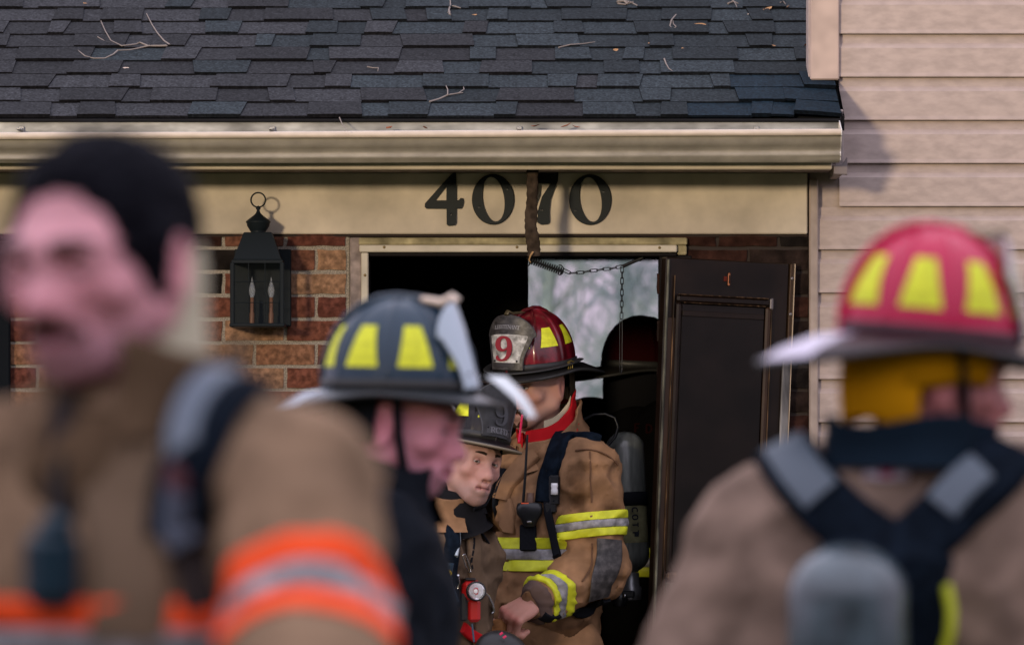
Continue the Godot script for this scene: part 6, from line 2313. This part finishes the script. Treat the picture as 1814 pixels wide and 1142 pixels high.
# --- bareheaded man close to the camera
func bareheaded_firefighter(cloth: Material, orange: Material, web: Material, navy: Material, grey_tape: Material, black: Material):
	var J := {}
	var z := 10.4
	J.head = at(174, 466, z)
	J.hb = look(Vector3(-0.52, -0.09, 0.85), 0.04)
	J.neck = at(258, 740, z - 0.02)
	J.ls = at(528, 862, z + 0.12)
	J.rs = at(-120, 860, z - 0.04)
	J.le = at(552, 1235, z + 0.30)
	J.re = at(-180, 1270, z - 0.02)
	J.lw = at(400, 1480, z + 0.48)
	J.rw = at(-160, 1600, z + 0.18)
	legs(J, at(220, 1660, z), Vector3(0.95, 0, 0.30), 0.0, Vector3(-0.3, 0, 0.95))
	var P := person("blurred bareheaded man with dark hair and moustache in tan coat, nearest at left", J, {"cloth": cloth, "seed": 44, "cell": 0.013, "bulk": 0.97, "arm_r": 0.88, "k": 80.0, "trunk_w": 0.66, "head_shape": Vector3(1.10, 1.0, 1.0), "brow": 0.013, "skin": Color(1.38, 1.12, 1.58), "paint": sooty_paint(5, 0.35), "fold_amp": 0.016, "fold": 3.6})
	var hx: Transform3D = P.hx
	var bl: Blob = P.blob
	var hb := Blob.new()
	hb.k = 110.0
	hb.ks = 0.01
	hb.ell(Vector3(0, 0.040, -0.018), Vector3(0.084, 0.094, 0.104))
	for s in [-1.0, 1.0]:
		hb.cap(Vector3(s * 0.076, 0.02, 0.018), Vector3(s * 0.073, -0.03, 0.010), 0.012, 0.009)
	hb.cap(Vector3(-0.1, 0.040, 0.115), Vector3(0.1, 0.040, 0.115), 0.060, 0.060, true)
	hb.cap(Vector3(-0.1, -0.020, 0.120), Vector3(0.1, -0.020, 0.120), 0.072, 0.072, true)
	hb.ell(Vector3(0, -0.14, 0.0), Vector3(0.12, 0.075, 0.17), Basis.from_euler(Vector3(0.35, 0, 0)), true)
	hb.ell(Vector3(0.09, -0.014, -0.014), Vector3(0.02, 0.034, 0.024), Basis.IDENTITY, true)
	hb.ell(Vector3(-0.09, -0.014, -0.014), Vector3(0.02, 0.034, 0.024), Basis.IDENTITY, true)
	hb.fold(9, 26.0, 0.008, 70.0, 0.004)
	var hg := Geo.new()
	hg.add(hb.build(0.0055, plain_paint), hx)
	part(P.root, "hair", hg.mesh(), mat("dark_hair", Color(0.006, 0.006, 0.009), 0.7, {"spec": 0.15}))
	var bd := Blob.new()
	bd.k = 150.0
	for s in [-1.0, 1.0]:
		bd.cap(Vector3(s * 0.003, -0.058, 0.099), Vector3(s * 0.029, -0.068, 0.084), 0.0085, 0.0065)
	bd.fold(3, 40.0, 0.003)
	var mg := Geo.new()
	mg.add(bd.build(0.0045, plain_paint), hx)
	part(P.root, "moustache", mg.mesh(), mat("dark_moustache", Color(0.045, 0.022, 0.018), 0.9, {"spec": 0.1}))
	collar(P, "hood", J, mat("cream_hood_a", Color(0.52, 0.47, 0.34), 0.9), 0.064, 0.160, 0.0, Vector3(-0.006, 0, -0.004), Vector3(-0.8, 0, 0.6), 1.2)
	var sc := Sh.new()
	sc.ball(J.neck + Vector3(-0.02, -0.065, 0.035), Vector3(0.115, 0.085, 0.085), 24, 14)
	part(P.root, "throat_shade", sc.done(), mat("brown_collar", Color(0.10, 0.062, 0.036), 0.9))  # dark brown ball covers the neck and stands for throat shadow
	collar(P, "coat_collar", J, mat("brown_collar", Color(0.10, 0.062, 0.036), 0.9), 0.105, 0.095, 0.02, Vector3(0, 0, 0), Vector3(-0.5, 0, 0.86), 0.35)
	# orange and silver stripes on the sleeve and hem
	stripes(P, P.arm_l, J.ls, J.le, 0.128, 0.095, orange, Vector3.ZERO)
	var cb := Vector3(P.chest.x, 1.352, P.chest.z)
	stripes(P, P.trunk, cb, cb + Vector3(0, -0.3, 0), 0.0, 0.090, orange)
	part(P.root, "storm_flap", ribbon(bl, on_line(bl, [[215, 800], [220, 880], [225, 960], [228, 1040], [230, 1130]], z + 0.2), 0.085, 0.010, 8), mat("flap_brown", Color(0.17, 0.115, 0.075), 0.9, {"bump": imgs["weave"], "depth": 0.03, "scale": Vector3.ONE * 2.2}))
	# pack straps
	var ap := air_pack("blurred air pack worn by the bareheaded man, grey taped strap on his shoulder", P, at(300, 860, z - 0.30), Vector3(0, -1, 0), 0.085, 0.5, mat("dark_cylinder", Color(0.06, 0.07, 0.08), 0.4))
	part(ap, "shoulder_strap", ribbon(bl, on_line(bl, [[455, 655], [425, 675], [385, 725], [350, 800], [340, 880], [345, 940]], z + 0.2), 0.078, 0.016, 10, 0.004), navy)
	part(ap, "reflective_tape", ribbon(bl, on_line(bl, [[392, 690], [368, 735], [352, 780], [347, 808]], z + 0.2), 0.040, 0.004, 8, 0.022), mat("dim_tape", Color(0.13, 0.16, 0.20), 0.5))
	part(ap, "maroon_buckle", ribbon(bl, on_line(bl, [[345, 838], [340, 866]], z + 0.2), 0.034, 0.006, 6, 0.024), mat("maroon_buckle", Color(0.09, 0.022, 0.028), 0.5))
	part(ap, "hose_clip", ribbon(bl, on_line(bl, [[352, 870], [356, 930], [358, 965]], z + 0.2), 0.034, 0.014, 8, 0.018), mat("slate_grey", Color(0.085, 0.10, 0.14), 0.5))
	part(ap, "strap_tail", ribbon(bl, on_line(bl, [[330, 930], [345, 1000], [360, 1080]], z + 0.2), 0.040, 0.010, 8, 0.002), mat("brown_black_web", Color(0.035, 0.027, 0.026), 0.8))
	part(ap, "shoulder_strap", ribbon(bl, on_line(bl, [[120, 700], [114, 780], [112, 860], [110, 920]], z + 0.2), 0.026, 0.010, 8, 0.003), mats["brown_black_web"])
	part(P.root, "lapel_shade", ribbon(bl, on_line(bl, [[262, 740], [235, 790], [205, 850]], z + 0.2), 0.030, 0.008, 8, 0.002), mat("brown_collar", Color(0.10, 0.062, 0.036), 0.9))
	var mp := on(bl, 92, 985, z + 0.2) + Vector3(0, 0, 0.03)
	var rt := thing("radio_microphone", "blurred blue-black speaker microphone on the bareheaded man's chest", "radio", mp - Vector3(0, 0.06, 0))
	var s3 := Sh.new()
	s3.box(mp + Vector3(0.002, -0.012, 0), Vector3(0.056, 0.082, 0.036), 0.014)
	s3.box(mp + Vector3(0.006, 0.030, 0), Vector3(0.036, 0.03, 0.030), 0.010)
	part(rt, "radio_case", s3.done(), mat("blue_black_plastic", Color(0.008, 0.026, 0.042), 0.3))
	s3 = Sh.new()
	s3.tube(PackedVector3Array([mp + Vector3(0.008, 0.045, 0), mp + Vector3(0.012, 0.10, 0)]), 0.006, -1, 8)
	part(rt, "cord", s3.done(), black)

# --- helmeted firefighter at right seen from behind
func rear_view_firefighter(cloth: Material, lime: Material, web: Material, navy: Material, grey_tape: Material):
	var J := {}
	var z := 8.3
	J.head = at(1652, 668, z)
	J.hb = look(Vector3(0.96, -0.06, -0.26), 0.02)
	J.neck = at(1612, 812, z)
	J.ls = at(1345, 962, z - 0.03)
	J.rs = at(1850, 950, z + 0.03)
	J.le = at(1212, 1270, z + 0.02)
	J.re = at(1960, 1280, z + 0.05)
	J.lw = at(1260, 1520, z - 0.2)
	J.rw = at(1930, 1540, z - 0.2)
	legs(J, at(1600, 1540, z), Vector3(-0.98, 0, -0.1), 0.0, Vector3(0.1, 0, -1))
	var P := person("blurred firefighter seen from behind at right, tan coat and red helmet", J, {"cloth": cloth, "seed": 55, "cell": 0.016, "skin": Color(1.0, 0.70, 0.85), "paint": sooty_paint(15, 0.4), "fold_amp": 0.016, "fold": 4.0})
	var hx: Transform3D = P.hx
	var bl: Blob = P.blob
	collar(P, "coat_collar", J, mat("navy_collar", Color(0.006, 0.013, 0.022), 0.9), 0.118, 0.066, 0.012, Vector3(0.0, 0, 0.0), Vector3(0.75, 0, -0.65), 0.6)
	var mus := mat("mustard_hood", Color(0.68, 0.30, 0.006), 0.9, {"spec": 0.1})
	ear_flap(P, mus, Transform3D(hx.basis, hx * Vector3(0, 0.02, 0)), "ear_flap", -0.085, 2.15, 4.4)
	ear_flap(P, mus, Transform3D(hx.basis, hx * Vector3(0, 0.03, 0)), "ear_flap", -0.040, 4.2, 5.35)
	var red := mat("magenta_shell", Color(0.52, 0.004, 0.060), 0.36, {"coat": 0.25, "coat_rough": 0.2, "spec": 0.4})
	var ht: Transform3D = hx * Transform3D(Basis.from_euler(Vector3(0.02, 0, 0)), Vector3(0, 0.048, -0.010))
	var t := helmet("blurred bright red fire helmet with three lime patches and rear brim tinted pale for reflected sky, at right", ht, {"shell": red, "brim": mat("dark_brim", Color(0.03, 0.008, 0.012), 0.4), "rear": mat("sky_sheen_brim", Color(0.62, 0.56, 0.66), 0.35), "rear_span": 5, "rim_r": 0.006, "shield": mat("pale_shield", Color(0.70, 0.70, 0.55), 0.4), "shield_rim": mat("lavender_edge", Color(0.40, 0.36, 0.42), 0.35), "lean": -0.2, "patch_lo": 0.28, "patch_hi": 0.72, "band": mat("dark_band", Color(0.05, 0.012, 0.02), 0.5)})  # sky reflection on the rear brim is put into its pale colour
	chin_strap(t, hx, web, 1.0, 0.016)
	chin_strap(t, hx, web, -1.0, 0.016)
	var s := Sh.new()
	s.ball(ht * Vector3(0.03, 0.09, 0.175), Vector3(0.020, 0.045, 0.022), 16, 10, ht.basis)
	part(t, "helmet_light", s.done(), mat("black_rubber_light", Color(0.010, 0.016, 0.016), 0.4))
	# harness, tag and cylinder
	var top := at(1502, 962, z + 0.22)
	var ap := air_pack("blurred blue-grey air cylinder on the rear-view firefighter's back", P, top + Vector3(0, 0.0, 0), Vector3(0, -1, 0), 0.083, 0.5, mat("blue_cylinder", Color(0.11, 0.15, 0.175), 0.26, {"coat": 0.6, "tex": imgs["blotch"], "scale": Vector3.ONE * 3.0}))
	part(ap, "shoulder_strap", ribbon(bl, on_line(bl, [[1395, 815], [1430, 860], [1480, 910], [1540, 955], [1600, 990]], z + 0.2), 0.085, 0.016, 10, 0.004), navy)
	part(ap, "shoulder_strap", ribbon(bl, on_line(bl, [[1790, 815], [1745, 850], [1690, 900], [1630, 955], [1570, 1000]], z + 0.2), 0.085, 0.016, 10, 0.004), navy)
	part(ap, "reflective_tape", ribbon(bl, on_line(bl, [[1402, 822], [1430, 856], [1462, 890]], z + 0.2), 0.060, 0.004, 8, 0.024), grey_tape)
	part(ap, "reflective_tape", ribbon(bl, on_line(bl, [[1740, 838], [1700, 872], [1670, 905]], z + 0.2), 0.050, 0.004, 8, 0.024), grey_tape)
	s = Sh.new()
	s.box(at(1560, 1150, z + 0.16), Vector3(0.20, 0.30, 0.06), 0.025)
	part(ap, "back_frame", s.done(), navy)
	s = Sh.new()
	s.tube(PackedVector3Array([at(1678, 1040, z + 0.20), at(1686, 1080, z + 0.21), at(1684, 1120, z + 0.21), at(1672, 1160, z + 0.20)]), 0.018, -1, 10, 0.4)
	part(ap, "lime_strip", s.done(), mat("lime_strip", Color(0.52, 0.56, 0.02), 0.5))
	part(P.root, "neck_tag", ribbon(bl, on_line(bl, [[1535, 828], [1570, 832], [1610, 830]], z + 0.2), 0.034, 0.004, 8, 0.003), mat("white_tag", Color(0.60, 0.50, 0.58), 0.6))
	part(P.root, "neck_tag_mark", ribbon(bl, on_line(bl, [[1563, 831], [1584, 832]], z + 0.2), 0.030, 0.003, 6, 0.007), mat("red_mark", Color(0.45, 0.04, 0.09), 0.6))
